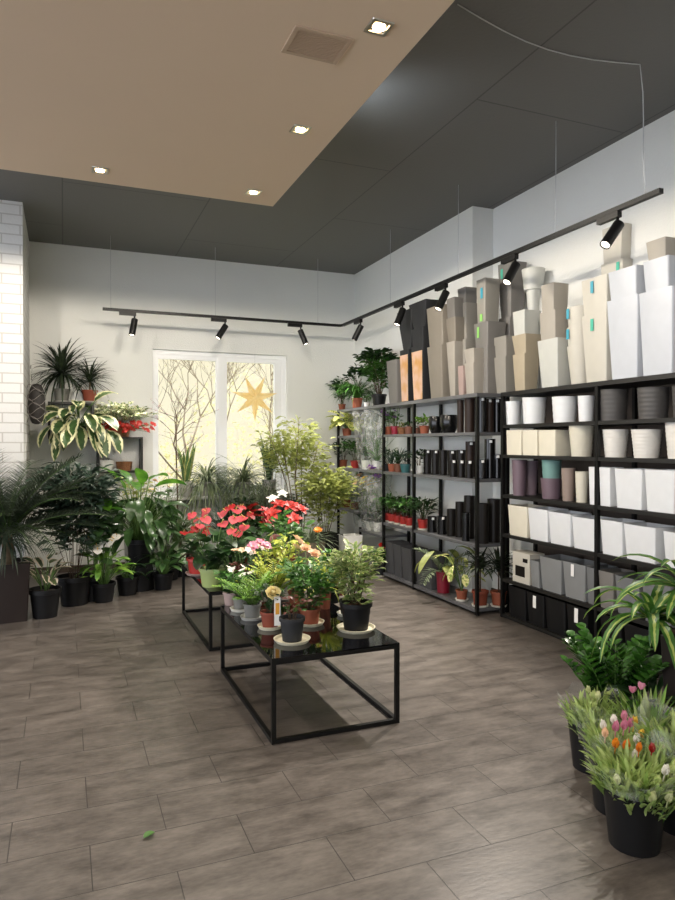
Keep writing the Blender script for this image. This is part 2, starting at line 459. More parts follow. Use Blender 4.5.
def brick_mat(name, col, mortar, bw, rh, ms=.012, bump=.8, vertical=True, rough=.7, c2=None):
    m, nt, N, L, b = new_mat(name); b.inputs['Roughness'].default_value = rough
    tc = N.new('ShaderNodeTexCoord'); sp = N.new('ShaderNodeSeparateXYZ'); cb = N.new('ShaderNodeCombineXYZ'); L.new(tc.outputs['Object'], sp.inputs[0])
    if vertical:
        ad = N.new('ShaderNodeMath'); ad.operation = 'ADD'; L.new(sp.outputs['X'], ad.inputs[0]); L.new(sp.outputs['Y'], ad.inputs[1])
        L.new(ad.outputs[0], cb.inputs['X']); L.new(sp.outputs['Z'], cb.inputs['Y'])
    else: L.new(sp.outputs['Y'], cb.inputs['X']); L.new(sp.outputs['X'], cb.inputs['Y'])
    br = N.new('ShaderNodeTexBrick'); br.inputs['Scale'].default_value = 1; br.inputs['Brick Width'].default_value = bw; br.inputs['Row Height'].default_value = rh
    br.inputs['Mortar Size'].default_value = ms; br.inputs['Color1'].default_value = rgb(col); br.inputs['Color2'].default_value = rgb(c2 or col); br.inputs['Mortar'].default_value = rgb(mortar)
    L.new(cb.outputs[0], br.inputs['Vector']); L.new(br.outputs['Color'], b.inputs['Base Color'])
    no = N.new('ShaderNodeTexNoise'); no.inputs['Scale'].default_value = 45; L.new(tc.outputs['Object'], no.inputs['Vector'])
    mu = N.new('ShaderNodeMath'); mu.operation = 'MULTIPLY_ADD'; mu.inputs[1].default_value = -1; L.new(br.outputs['Fac'], mu.inputs[0])
    sc = N.new('ShaderNodeMath'); sc.operation = 'MULTIPLY'; sc.inputs[1].default_value = .5; L.new(no.outputs['Fac'], sc.inputs[0]); L.new(sc.outputs[0], mu.inputs[2])
    bp = N.new('ShaderNodeBump'); bp.inputs['Strength'].default_value = bump; bp.inputs['Distance'].default_value = .008; L.new(mu.outputs[0], bp.inputs['Height']); L.new(bp.outputs[0], b.inputs['Normal'])
    return m
M['floor'] = floor_mat()
M['wall'] = pbr('white_wallpaper', '#dddedb', .75, var=.03, scale=3, bump=.35, bscale=70)
M['brick'] = brick_mat('white_painted_brick', '#d2d2d0', '#b6b4b0', .3, .088, .006, .45)
M['ceil'] = brick_mat('dark_ceiling_panels', '#636260', '#4a4948', 2.4, 1.2, .006, .3, False, .6)
M['soffit'] = pbr('beige_ceiling_paint', '#d6bfa6', .8, var=.02, scale=2)
M['black'] = pbr('black_metal', '#0d0d0d', .42, var=.2, spec=.3)
M['blackwood'] = pbr('black_laminate', '#12110f', .5, var=.2, scale=20)
M['grey_edge'] = pbr('grey_powdercoat', '#5c5d60', .35, var=.08)
M['shade_skirting_brown'] = pbr('dark_brown_shade_skirting', '#4a4038', .7, var=.15)  # skirting brown; behind the near unit it paints the wall's shade
M['white_plastic'] = pbr('white_plastic', '#e6e8ea', .35, var=.02)
M['upvc'] = pbr('white_window_plastic', '#eceef0', .3, var=.02)
M['sill'] = pbr('sill_plastic', '#d8d8d6', .4, var=.03)
M['glass_black'] = pbr('black_glass', '#08080a', .06, var=0, spec=.7)
M['soil'] = pbr('potting_soil', '#2a1f18', .95, var=.4, scale=60, bump=.8, bscale=90)
M['bark_soil'] = pbr('bark_mulch', '#6a3f26', .95, var=.5, scale=60, bump=.9, bscale=80)
M['stem_green'] = pbr('green_stem', '#4c6a30', .5, var=.2)
M['stem_brown'] = pbr('brown_stem', '#4d3b2a', .75, var=.3, bump=.4)
M['trunk_tan'] = pbr('tan_trunk', '#6b5c46', .8, var=.3, scale=30, bump=.7, bscale=60)
M['spadix'] = pbr('spadix_yellow', '#d8b56a', .5)
for nme, c, ro in (('terracotta', '#8a4a32', .7), ('terracotta_dark', '#7c3a26', .7), ('red_pot', '#a12c27', .4), ('crimson_pot', '#8c1830', .35), ('black_pot', '#161617', .42),
                   ('charcoal_pot', '#2b2c2e', .5), ('grey_pot', '#74746f', .55), ('lightgrey_pot', '#a9a8a2', .55), ('pink_pot', '#a48f89', .5), ('limegreen_pot', '#9fae6e', .45), ('white_pot', '#e4e4e0', .35),
                   ('teal_pot', '#2d5a5c', .4), ('white_saucer', '#dcd9cc', .4), ('cream_saucer', '#d9d2b8', .5), ('brown_planter', '#2b2422', .5), ('bronze_planter', '#6b6353', .4), ('darkgrey_planter', '#4a4b4e', .5), ('brownpot', '#6e4432', .6),
                   ('cream', '#c2beb3', .5), ('tan', '#aa9e88', .55), ('taupe', '#847d72', .55), ('warmgrey', '#8f8b83', .55), ('stone', '#777470', .55), ('bluewhite', '#c2c6cd', .35), ('offwhite', '#c0c1bb', .4), ('greige', '#a59f95', .55),
                   ('slate', '#6c6e70', .55), ('midgrey', '#7f8182', .55), ('purple', '#6b5963', .5), ('purple_light', '#78676f', .5), ('teal_pale', '#6d938e', .5), ('taupe_rib', '#8d7d74', .6), ('cream_rib', '#cfcaba', .55), ('white_rib', '#d9d6d0', .5), ('wrap_peach', '#e2b48c', .5),
                   ('white_row', '#dcdee0', .4), ('cream_row', '#dcd6c4', .45), ('ribgrey', '#4b4948', .55), ('glossblack', '#0c0c0d', .2), ('darkvase', '#191614', .35), ('walnut', '#2c211c', .4), ('paper', '#ececea', .6), ('tag_blue', '#3f9ab0', .5), ('tag_green', '#4bb39a', .5), ('tag_lime', '#8fcf6a', .5), ('orange_wrap', '#dca03c', .5)):
    M[nme] = pbr(nme, c, ro, var=.06, scale=12, spec=.22 if nme in ('black_pot', 'darkvase', 'walnut', 'charcoal_pot', 'darkgrey_planter', 'brown_planter') else .5)
M['wicker'] = pbr('brown_wicker', '#7a5132', .75, var=.45, scale=70, bump=.8, bscale=70)
M['carved'] = pbr('dark_carved_wood', '#2b2726', .6, var=.3, scale=20, bump=.5)
M['ornament_line'] = pbr('pale_inlay', '#8f8a86', .6, var=.2)
LM = leafmat
M['dark'] = LM('leaf_dark', '#142a14', '#2c4d22'); M['mid'] = LM('leaf_mid', '#2c5422', '#4f7f33'); M['fresh'] = LM('leaf_fresh', '#4d7f2b', '#86ab45')
M['yellowgreen'] = LM('leaf_yellowgreen', '#8c9f34', '#c4c95e'); M['olive'] = LM('leaf_olive', '#84914a', '#c0c676', trans=.45); M['greygreen'] = LM('leaf_greygreen', '#49573e', '#87946e')
M['palm'] = LM('leaf_palm', '#2a362a', '#586552'); M['bluegreen'] = LM('leaf_bluegreen', '#26382c', '#4a6152'); M['dracaena'] = LM('leaf_dracaena', '#1d261c', '#3c4a34'); M['zz'] = LM('leaf_zz', '#1c3a18', '#4d7f30', rough=.25)
M['striped'] = LM('leaf_striped', '#2f5a22', '#4b7a2e', 'centre', '#a3b25e', width=.26); M['creamedge'] = LM('leaf_creamedge', '#2f4a28', '#4d6a3a', 'edge', '#dcd9ae', width=.42)
M['creamblotch'] = LM('leaf_creamblotch', '#4a6a34', '#6a8647', 'blotch', '#e6e2c4', width=.5); M['paleblotch'] = LM('leaf_paleblotch', '#7f9a3e', '#a9ba56', 'blotch', '#e7e49c', width=.52)
M['pinkedge'] = LM('leaf_pinkedge', '#38452f', '#59663f', 'edge', '#d8c9b4', width=.4); M['sans'] = LM('leaf_sansevieria', '#4c6e40', '#6f8f58', 'edge', '#c9c77c', width=.28); M['sansdark'] = LM('leaf_sansdark', '#26402a', '#44613c', 'band', '#7c9068')
M['lily'] = LM('leaf_lily', '#284324', '#4c6d3c', rough=.3); M['bigleaf'] = LM('leaf_big', '#3a6e22', '#6fa637', rough=.3, trans=.45)
M['reddish'] = LM('leaf_reddish', '#4a2420', '#6f3a2c'); M['silver'] = LM('leaf_silver', '#5d6b55', '#8c987c'); M['camellia'] = LM('leaf_camellia', '#3d6130', '#8fa558', 'edge', '#c9c894', width=.22)
M['tulipleaf'] = LM('leaf_tulip', '#7d9a4a', '#b9c981', trans=.35)
for nme, a, b_ in (('red', '#7d0d12', '#b01c20'), ('coral', '#a82f3e', '#c9575c'), ('pink', '#c46a8c', '#e8a4b8'), ('white_petal', '#e6e2d8', '#f6f2ea'), ('tulip_bud', '#c9d092', '#e8e8bf'), ('paleyellow', '#f2e2a0', '#fbf0c0'), ('peach', '#e6b48a', '#f4d4b4'),
                   ('orange', '#e0781c', '#f0a030'), ('violet', '#6d3a8e', '#a066b8'), ('lime_petal', '#bccb7c', '#d6dfa2'), ('yellow', '#dcae2c', '#f0d060'), ('scarlet', '#97150f', '#c23228')):
    M[nme] = LM('petal_' + nme, a, b_, trans=.25, rough=.5)
M['film'] = clearfilm('cellophane'); M['film_thin'] = clearfilm('cellophane_thin', opac=.11)
M['lens'] = pbr('lamp_lens', '#ffffff', .3, var=0, emit='#fff2dc', estr=4)
M['bulb'] = pbr('downlight_bulb', '#ffffff', .3, var=0, emit='#ffd9a0', estr=22)
M['chrome'] = pbr('brushed_chrome', '#b9b4ab', .3, 1.0, var=.05)
M['wire'] = pbr('pale_wire', '#b7b8ba', .5); M['star_paper'] = LM('star_paper', '#f7e2b4', '#fbeed0', trans=.85)
M['vent_paint'] = pbr('vent_paint', '#b59d86', .7, var=.03)

# ------------------------------------------------------------------ the room
D, CH, SOF = 7.9, 3.55, 3.2
XR, XP, YP = 3.66, 3.44, 5.22
structure('floor', MB().box(-7, -4, -.12, 4.2, 8.2, 0), M['floor'])
structure('ceiling', MB().box(-7, -4, CH, 4.2, 8.2, CH + .1), M['ceil'])
structure('ceiling_soffit', MB().box(-7, -4, SOF, 1.48, 4.95, CH), M['soffit'])
WX0, WX1, WZ0, WZ1 = .942, 2.54, .80, 2.475
wb = MB(); wb.box(-1.8, D, 0, WX0, D + .26, CH); wb.box(WX1, D, 0, XR + .3, D + .26, CH); wb.box(WX0, D, 0, WX1, D + .26, WZ0); wb.box(WX0, D, WZ1, WX1, D + .26, CH)
structure('wall_back', wb, M['wall'])
structure('wall_right', MB().box(XR, -4, 0, XR + .25, D, CH), M['wall'])
structure('wall_right_pier', MB().box(XP, YP, 0, XR, D, CH), M['wall'])
structure('wall_left_pier', MB().box(-7, 6.65, 0, -.33, D, CH), M['brick'])
structure('wall_front_unseen', MB().box(-.6, -1.8, 0, XR + .25, -1.6, CH), M['wall'])  # unseen wall added behind the camera to keep front daylight off
# window: frame, two sashes with panes, sill
wroot = bpy.data.objects.new('window_1', None); COL.objects.link(wroot); wroot['kind'] = 'structure'
FY = D + .05
f = MB(); fw = .05
for b_ in ((WX0, WZ0, WX0 + fw, WZ1), (WX1 - fw, WZ0, WX1, WZ1), (WX0 + fw, WZ0, WX1 - fw, WZ0 + fw), (WX0 + fw, WZ1 - fw, WX1 - fw, WZ1), (1.70, WZ0 + fw, 1.78, WZ1 - fw)):
    f.box(b_[0], FY, b_[1], b_[2], FY + .07, b_[3])
f.build('window_frame', M['upvc'], wroot, False)
def sash(x0, x1, w, wr):
    s = MB(); z0, z1 = WZ0 + fw, WZ1 - fw; y = FY + .012
    s.box(x0, y, z0, x0 + w, y + .05, z1); s.box(x1 - wr, y, z0, x1, y + .05, z1); s.box(x0 + w, y, z0, x1 - wr, y + .05, z0 + .05); s.box(x0 + w, y, z1 - .05, x1 - wr, y + .05, z1)
    o = s.build('sash', M['upvc'], wroot, False)
    MB().box(x0 + w, y + .02, z0 + .05, x1 - wr, y + .026, z1 - .05).build('pane', M['pane'], o, False)
    return o
pm, nt, N, L, b = new_mat('window_glass')
tp = N.new('ShaderNodeBsdfTransparent'); tp.inputs['Color'].default_value = (.97, .98, .97, 1); gl = N.new('ShaderNodeBsdfGlossy'); gl.inputs['Roughness'].default_value = .02
mxs = N.new('ShaderNodeMixShader'); mxs.inputs[0].default_value = .05; L.new(tp.outputs[0], mxs.inputs[1]); L.new(gl.outputs[0], mxs.inputs[2]); L.new(mxs.outputs[0], N['Material Output'].inputs['Surface'])
M['pane'] = pm
sash(WX0 + fw, 1.70, .02, .02); rs_ = sash(1.78, WX1 - fw, .03, .09)
MB().box(2.44, FY - .03, 1.5, 2.455, FY + .015, 1.62).build('window_handle', M['white_plastic'], rs_, False)
MB().box(WX0 - .05, D - .20, WZ0 - .035, WX1 + .05, D - .001, WZ0 - .002).build('window_sill', M['sill'], wroot, False)
# skirting
structure('baseboard_back', MB().box(-.33, D - .012, 0, XP, D, .07), M['shade_skirting_brown'])
structure('baseboard_right', MB().box(XR - .012, -4, 0, XR, YP, .07), M['shade_skirting_brown'])

# ------------------------------------------------------------------ outside the window
gm = MB().box(-6, D + .3, -.2, 14, 24, -.1); go = gm.build('garden_ground', pbr('pale_ground', '#b9b08a', .9, var=.3, scale=3)); go['kind'] = 'structure'
M['bark'] = pbr('pale_bark', '#6a5a44', .9, var=.3); M['bark2'] = pbr('grey_bark', '#82735c', .9, var=.3)
M['spring'] = LM('leaf_spring', '#c9c48c', '#efe6bd', trans=.5)
def bare_tree(x, y, h, label, mat, leafn):
    t = thing('bare_tree', label, 'tree', (x, y, -.1), 0, 'bare trees outside the window'); mb = MB(); lf = MB()
    def grow(p, d, l, r, k):
        q = p + d * l * .5 + Vector((U(-.05, .05), U(-.05, .05), 0)) * l; e = q + (d + Vector((U(-.2, .2), U(-.2, .2), .05))).normalized() * l * .5
        mb.tube([p, q, e], r, 5 if k > 1 else 4, r * .65)
        if k == 0:
            for _ in range(leafn): leaf(lf, e + Vector((U(-.1, .1), U(-.1, .1), U(-.1, .1))), sph(R() * 6.3, U(-.5, 1)), .05, .03, .4, 2)
            return
        for j in range(3 if k < 4 else 2):
            nd = (d + Vector((U(-.8, .8), U(-.8, .8), U(-.1, .55)))).normalized(); grow(e if j < 2 else q, nd, l * U(.62, .85), r * .6, k - 1)
    grow(Vector((0, 0, 0)), Vector((U(-.1, .1), U(-.1, .1), 1)).normalized(), h * .3, .03 * h / 3, 5)
    mb.build('trunk', mat, t); lf.build('foliage', M['spring'], t)
bt = [(1.75, 10.6, 3.0, 'thin bare tree nearest the left window sash', 'bark', 1), (2.6, 11.6, 3.6, 'bare branching tree seen through the middle of the window', 'bark2', 2), (3.3, 10.4, 2.9, 'leafing young tree outside behind the paper star', 'bark2', 2),
      (2.2, 13.5, 4.2, 'taller bare tree further back beyond the left sash', 'bark2', 2), (3.9, 13.2, 4.4, 'taller bare tree further back beyond the right sash', 'bark2', 2)]
for x, y, h, l, m_, n_ in bt: bare_tree(x, y, h, l, M[m_], n_)
hb = MB()
for i in range(2600):
    x = U(0, 7.5); y = U(14.5, 16.5); leaf(hb, (x, y, U(-.1, 2.6 + .5 * math.sin(x * 2.1))), sph(R() * 6.3, U(-.4, 1.2)), U(.1, .2), .09, .5, 2)
tag(hb.build('hedge', M['spring']), 'pale yellow green thicket across the garden outside the window', 'hedge', kind='stuff')

# ------------------------------------------------------------------ ceiling fixtures
for i, (x, y, l) in enumerate([(.23, 4.72, 'recessed square downlight near the far left edge of the beige ceiling'), (1.268, 4.72, 'recessed downlight in the far corner of the beige ceiling'),
                   (1.265, 3.68, 'recessed downlight between the corner one and the vent'), (1.27, 2.65, 'recessed square downlight nearest the camera beside the vent'),
                   (-.81, 4.72, ''), (1.27, 1.6, ''), (.23, 1.6, ''), (-.81, 2.6, ''), (1.27, .5, '')]):
    if l:
        t = thing('downlight', l, 'ceiling light', (x, y, SOF), 0, 'recessed downlights in the beige ceiling')
        mb = MB(); ol = outline('square')
        mb.rings([[(a * .052, c * .052, -.0005) for a, c in ol], [(a * .05, c * .05, -.006) for a, c in ol], [(a * .036, c * .036, -.006) for a, c in ol], [(a * .034, c * .034, -.001) for a, c in ol]], False, True)
        autosmooth(mb.build('trim_ring', M['chrome'], t))
        mb = MB(); mb.rings([[(.028 * math.cos(k * PI / 8), .028 * math.sin(k * PI / 8), zz) for k in range(16)] for zz in (-.002, -.006)]); mb.build('bulb', M['bulb'], t)
    li = bpy.data.lights.new('downlight_lamp', 'SPOT'); li.energy = {4.72: 62, 3.68: 26, 2.65: 22}.get(y, 25); li.spot_size = math.radians(180); li.spot_blend = .13; li.color = (1, .9, .76); li.shadow_soft_size = .035
    lo = bpy.data.objects.new('downlight_lamp', li); COL.objects.link(lo); lo.location = (x, y, SOF - .05)
t = thing('ceiling_vent', 'square flush air vent in the beige ceiling near its slanting edge', 'vent', (1.066, 2.874, SOF))
mb = MB(); mb.box(-.135, -.105, -.008, .135, -.085, -.0005).box(-.135, .085, -.008, .135, .105, -.0005).box(-.135, -.085, -.008, -.115, .085, -.0005).box(.115, -.085, -.008, .135, .085, -.0005); mb.build('frame', M['vent_paint'], t, False)
mb = MB()
for k in range(14): mb.box(-.115, -.085 + k * .0121, -.005, .115, -.085 + k * .0121 + .008, -.0015)
mb.build('grille', M['vent_paint'], t, False)

# track lighting
RZ, RX, RY = 2.79, 3.05, 7.38
t = thing('lighting_track', 'black lighting track hung by wires along the back wall and above the shelves', 'lighting track', (0, 0, RZ))
MB().box(.38, RY - .016, -.014, RX - .05, RY + .016, .014).build('track_rail', M['black'], t, False)
MB().box(RX - .016, 2.78, -.014, RX + .016, RY - .05, .014).build('track_rail', M['black'], t, False)
mb = MB(); mb.tube([(RX - .06, RY, 0), (RX - .02, RY - .012, 0), (RX, RY - .06, 0)], .017, 8); mb.build('corner_joint', M['black'], t)
for x, y in ((.46, RY), (1.55, RY), (2.75, RY), (RX, 6.1), (RX, 4.84), (RX, 3.64)):
    mb = MB(); mb.tube([(x, y, .012), (x, y, CH - RZ)], .0022, 5); mb.build('suspension_wire', M['wire'], t)
YC = yx(641, RX); pts = [(RX, YC - .02, RZ + .016), (RX - .006, YC - .012, RZ + .25), (RX + .008, YC, RZ + .45), (RX - .004, YC - .006, RZ + .6), (RX - .02, YC, CH - .006)]
p0 = Vector((RX - .02, YC, CH - .006)); zc_ = (CH - EYE) * FP / (HZ - 6); a_, b2_ = ray(457); p1 = Vector((a_ * zc_, b2_ * zc_, CH - .006))
pts += [tuple(p0.lerp(p1, k / 8) + Vector((.04, .11, 0)) * math.sin(PI * k / 8)) for k in range(1, 9)]
mb = MB(); mb.tube(pts, .0033, 6)
tag(mb.build('power_cord', M['wire']), 'pale cord crossing the dark ceiling and dropping to the near end of the track', 'cord')

Rv, Fv = Vector((CA, -SA, 0)), Vector((SA, CA, 0))
def spot(x, y, along, d, label, on=200, col=(1, .92, .82), lamp=True):
    """d: aim direction; along: unit vector of the track"""
    t = thing('track_spotlight', label, 'spotlight', (x, y, RZ - .015), 0, 'black cylinder spotlights on the track')
    a = Vector(along); s = a.cross(Z)
    mb = MB(); c = Vector((0, 0, -.018))
    vs = [c + a * (i * .085) + s * (j * .017) + Z * (k * .017) for i in (-1, 1) for j in (-1, 1) for k in (-1, 1)]
    mb.add(vs, [(0, 1, 3, 2), (4, 6, 7, 5), (0, 4, 5, 1), (2, 3, 7, 6), (0, 2, 6, 4), (1, 5, 7, 3)]); mb.build('adapter', M['black'], t, False)
    piv = Vector(a * .07) + Vector((0, 0, -.085)); mb = MB(); mb.tube([a * .07 + Vector((0, 0, -.03)), piv], .009, 8); mb.build('stem', M['black'], t)
    d = Vector(d).normalized(); p0 = piv - d * .02; p1 = piv + d * .16
    mb = MB(); e1 = d.orthogonal().normalized(); e2 = d.cross(e1)
    def rg(p, r): return [p + (e1 * math.cos(k * PI / 12) + e2 * math.sin(k * PI / 12)) * r for k in range(24)]
    mb.rings([rg(p0, .028), rg(p0 + d * .004, .033), rg(p1, .033), rg(p1, .029), rg(p1 - d * .012, .028)]); autosmooth(mb.build('lamp_body', M['black'], t))
    mb = MB(); mb.rings([rg(p1 - d * .011, .026), rg(p1 - d * .006, .026), rg(p1 - d * .003, .018)]); mb.build('lens', M['lens'], t)
    if lamp:
        li = bpy.data.lights.new('spot_lamp', 'SPOT'); li.energy = on; li.spot_size = math.radians(80); li.spot_blend = .8; li.color = col; li.shadow_soft_size = .022
        lo = bpy.data.objects.new('spot_lamp', li); COL.objects.link(lo); lo.location = Vector((x, y, RZ - .015)) + p1 + d * .012
        lo.rotation_euler = d.to_track_quat('-Z', 'Y').to_euler()
def aim(du, dv, fwd): v = Rv * du - Z * dv + Fv * fwd; return tuple(v)
spot(xy(128, RY), RY, (1, 0, 0), aim(-2, 15, -2.5), 'track spotlight hanging at the far left of the back rail', 60)
spot(xy(219, RY), RY, (1, 0, 0), aim(-6.5, 12, -4), 'track spotlight hanging above the left window sash', 60)
spot(xy(295, RY), RY, (1, 0, 0), aim(5.5, 13, -1), 'track spotlight hanging right of the window on the back rail', 60)
spot(RX, yx(358, RX), (0, -1, 0), aim(-7, 14, 1), 'track spotlight just past the corner above the leafy shelf top', 80)
spot(RX, yx(399, RX), (0, -1, 0), aim(-7, 18, -4), 'lit track spotlight in front of the black tall planters')
spot(RX, yx(441, RX), (0, -1, 0), aim(-9, 19, -4), 'lit track spotlight in front of the grey planters')
spot(RX, yx(509, RX), (0, -1, 0), aim(-11, 19, -7), 'lit track spotlight beside the white bowl planter')
spot(RX, yx(608, RX), (0, -1, 0), aim(-18, 25, -8), 'largest lit track spotlight nearest the camera', 120)
# ------------------------------------------------------------------ shelving units
def shelving(name, label, X0, X1, posts, levels, mat_front, extra=(), skip=(), back=None):
    t = thing(name, label, 'shelving'); y0, y1 = min(posts), max(posts)
    for y in posts:
        for x in (X0 + .013, X1 - .013):
            MB().box(x - .013, y - .013, 0, x + .013, y + .013, levels[-1] - .03).build('post', M['black'], t, False)
    for z in levels:
        if z == levels[-1]:
            MB().box(X0, y0 - .015, z - .03, X1, y1 + .015, z).build('shelf_board', mat_front, t, False); continue
        for a, b_ in zip(posts[:-1], posts[1:]):
            if (z, a) in skip: continue
            MB().box(X0 + .002, min(a, b_) + .014, z - .026, X1 - .002, max(a, b_) - .014, z).build('shelf_board', mat_front, t, False)
    for (z, a, b_) in extra: MB().box(X0 + .002, a, z - .026, X1 - .002, b_, z).build('shelf_board', mat_front, t, False)
    if back: MB().box(X1 - .002, y0, .06, X1 + .004, y1, levels[-1] - .03).build('shade_skirting_brown', back, t, False)  # dark sheet standing in for shade on the wall behind the pots
    return t
AX0, AX1 = 3.10, 3.42
BX0, BX1 = 3.27, 3.62
LA = [.05, .575, 1.108, 1.493, 1.81]
LB = [.03, .317, .675, .99, 1.31, 1.55, 1.81]
shelving('shelving_unit', 'long grey edged shelving unit holding plants and black vases before the far pier', AX0, AX1, [4.65, 5.716, 6.376, 7.64], LA, M['grey_edge'], extra=[(.43, 6.39, 7.0), (.62, 7.03, 7.62), (1.493, 7.02, 7.62)], skip=[(.575, 6.376), (1.493, 6.376)])
shelving('shelving_unit', 'black shelving unit nearest the camera packed with white and grey planters', BX0, BX1, [4.54, 3.50, 2.45], LB, M['blackwood'], back=M['shade_skirting_brown'])

def boxpot(x0, x1, ytop, z, Xf, mat, label, name='planter', cat='planter', group=None, d=None, taper=.86, ribs=0, shape='square', tagc=None, depth=None, lip=False, yb=None):
    """square planter whose front face spans the columns x0..x1 on the plane Xf, from height z up to the row ytop"""
    Y0, Y1 = yx(x0, Xf), yx(x1, Xf); w = Y0 - Y1; h = z_x((x0 + x1) / 2, ytop, Xf) - z
    d = d or min(w, .24); t = thing(name, label, cat, (Xf + d / 2, (Y0 + Y1) / 2, z), 0, group)
    mb = MB(); vessel(mb, d / 2 * taper, d / 2, h, shape, w / d, depth=depth, ribs=ribs, rim=.012 if lip else 0)
    autosmooth(mb.build('body', M[mat], t))
    if tagc:
        for k, (fy, fz, c, sw, sh) in enumerate(tagc):
            q = fz; xx = -(d / 2) * (taper + (1 - taper) * q) - .003
            s = MB(); s.box(xx - .0012, fy * w / 2 - sw / 2, h * q - sh, xx, fy * w / 2 + sw / 2, h * q); s.build('price_tag', M[c], t, False)['label'] = {'paper': 'white hang tag'}.get(c, 'coloured hang tag')
    return t, z + h, w, d
def roundpot(x0, x1, ytop, z, Xc, mat, label, name='flower_pot', cat='pot', group=None, taper=.8, ribs=0, rim=0, depth=None, bulge=0., h=None, kinds=(), soilm=None):
    pc = (x0 + x1) / 2; Y = yx(pc, Xc); r = (x1 - x0) / 2 * zc_x(pc, Xc) / FP
    h = h or z_x(pc, ytop, Xc) - z
    t = thing(name, label, cat, (Xc, Y, z), 0, group); mb = MB(); vessel(mb, r * taper, r, h, depth=depth, ribs=ribs, rim=rim, bulge=bulge * r)
    autosmooth(mb.build('body', M[mat], t)); return t, z + h, r

# --- near black unit, row by row (columns on the shelf front)
g = 'white round pots on the upper shelf of the black unit'; X = BX0 + .095
for a, b_, y, m_, l, rb in [(505, 521, 401.5, 'white_row', 'small white round pot at the far end of the upper row of white pots', 2), (522, 546, 398, 'white_row', 'wide white round pot second from the far end of the upper white row', 3),
        (552, 577, 397, 'white_row', 'wide white ribbed round pot in the middle of the upper white row', 4), (578, 594, 396, 'white_row', 'narrow white round pot against the middle post on the upper shelf', 0)]:
    roundpot(a, b_, y, LB[5], X, m_, l, group=g, taper=.86, ribs=rb)
for a, b_, y, l in [(599, 627, 390, 'dark grey ribbed pot just past the middle post on the upper shelf'), (638, 668, 388, 'dark grey ribbed pot second from the middle post on the upper shelf'), (673, 703, 386, 'dark grey ribbed pot at the picture edge on the upper shelf')]:
    roundpot(a, b_, y, LB[5], BX0 + .11, 'ribgrey', l, group='dark grey ribbed pots on the upper shelf', taper=.9, ribs=7)
g = 'cream pots on the second shelf of the black unit'
for a, b_, y, l in [(506, 521, 430, 'cream square pot at the far end of the second shelf'), (522, 537, 430, 'cream square pot second from the far end of the second shelf'), (538, 555, 430, 'deep cream square pot third along the second shelf')]:
    boxpot(a, b_, y, LB[4], BX0 + .015, 'cream_row', l, 'flower_pot', 'pot', g, taper=.95, d=.17 if a == 538 else .11)
roundpot(569, 594, 425.5, LB[4], BX0 + .1, 'cream_rib', 'cream tapered stack of ribbed pots against the middle post', group=g, taper=.78, ribs=8)
for a, b_, y, l in [(603, 628, 429.5, 'pale ribbed pot just past the middle post on the second shelf'), (632, 661, 429.5, 'pale ribbed pot second past the middle post on the second shelf'), (666, 696, 422, 'taller pale ribbed pot at the picture edge on the second shelf')]:
    roundpot(a, b_, y, LB[4], BX0 + .11, 'white_rib', l, group='pale ribbed pots on the second shelf', taper=.8, ribs=8)
roundpot(512, 527, 460, LB[3], BX0 + .07, 'purple', 'purple ribbed pot at the far end of the third shelf', taper=.82, ribs=5, group='purple ribbed pots')
roundpot(523, 538, 461, LB[3], BX0 + .2, 'purple_light', 'paler purple ribbed pot behind the farthest purple one', taper=.82, ribs=5, group='purple ribbed pots')
_, zt, r_ = roundpot(541, 562, 478, LB[3], BX0 + .1, 'purple', 'purple pot carrying the teal pot on the third shelf', taper=.82, depth=.02, group='purple ribbed pots')
t, _, _ = roundpot(542, 561.5, 460, zt - .012, BX0 + .1, 'teal_pale', 'dusty teal ribbed pot stacked in the purple pot', taper=.88, ribs=3)
roundpot(561.5, 575.5, 468, LB[3], BX0 + .08, 'taupe_rib', 'taupe ribbed pot beside the teal one on the third shelf', taper=.78, ribs=6)
roundpot(575.5, 588.5, 471.5, LB[3], BX0 + .08, 'cream_rib', 'small cream ribbed pot beside the taupe one on the third shelf', taper=.8, ribs=6)
g = 'white tapered square planters on the third shelf'
for a, b_, y, m_, l in [(588.5, 595.5, 467, 'white_row', 'narrow white planter squeezed before the middle post on the third shelf'), (599, 610, 467.5, 'white_row', 'narrow white planter just past the middle post on the third shelf'), (614, 642, 469, 'white_row', 'large white planter in the middle of the third shelf'), (644, 675, 470, 'white_row', 'large white planter second from the picture edge on the third shelf'), (677, 706, 471, 'white_row', 'white planter cut by the picture edge on the third shelf')]:
    boxpot(a, b_, y, LB[3], BX0 + .012, m_, l, group=g, taper=.88, d=.18 if b_ - a > 20 else .12)
g = 'white tapered square planters on the fourth shelf'
for a, b_, y, m_, l in [(507.5, 527, 506, 'cream_row', 'cream square planter at the far end of the fourth shelf'), (527.7, 547.5, 509, 'white_row', 'white planter beside the cream one on the fourth shelf'), (548, 570.5, 513, 'white_row', 'white planter third from the far end of the fourth shelf'), (571.5, 595, 518, 'white_row', 'white planter against the middle post on the fourth shelf'),
        (600, 622.5, 521, 'white_row', 'white planter just past the middle post on the fourth shelf'), (623.5, 656, 526, 'white_row', 'widest white planter on the fourth shelf'), (663, 690, 533, 'white_row', 'white planter behind the striped leaves on the fourth shelf')]:
    boxpot(a, b_, y, LB[2], BX0 + .012, m_, l, group=g, taper=.88, d=.2)
t = thing('gift_box', 'cream gift box with a dark window beside the grey planters', 'box', (BX0 + .10, (yx(513, BX0 + .02) + yx(530, BX0 + .02)) / 2, LB[1]))
w = yx(513, BX0 + .02) - yx(530, BX0 + .02)
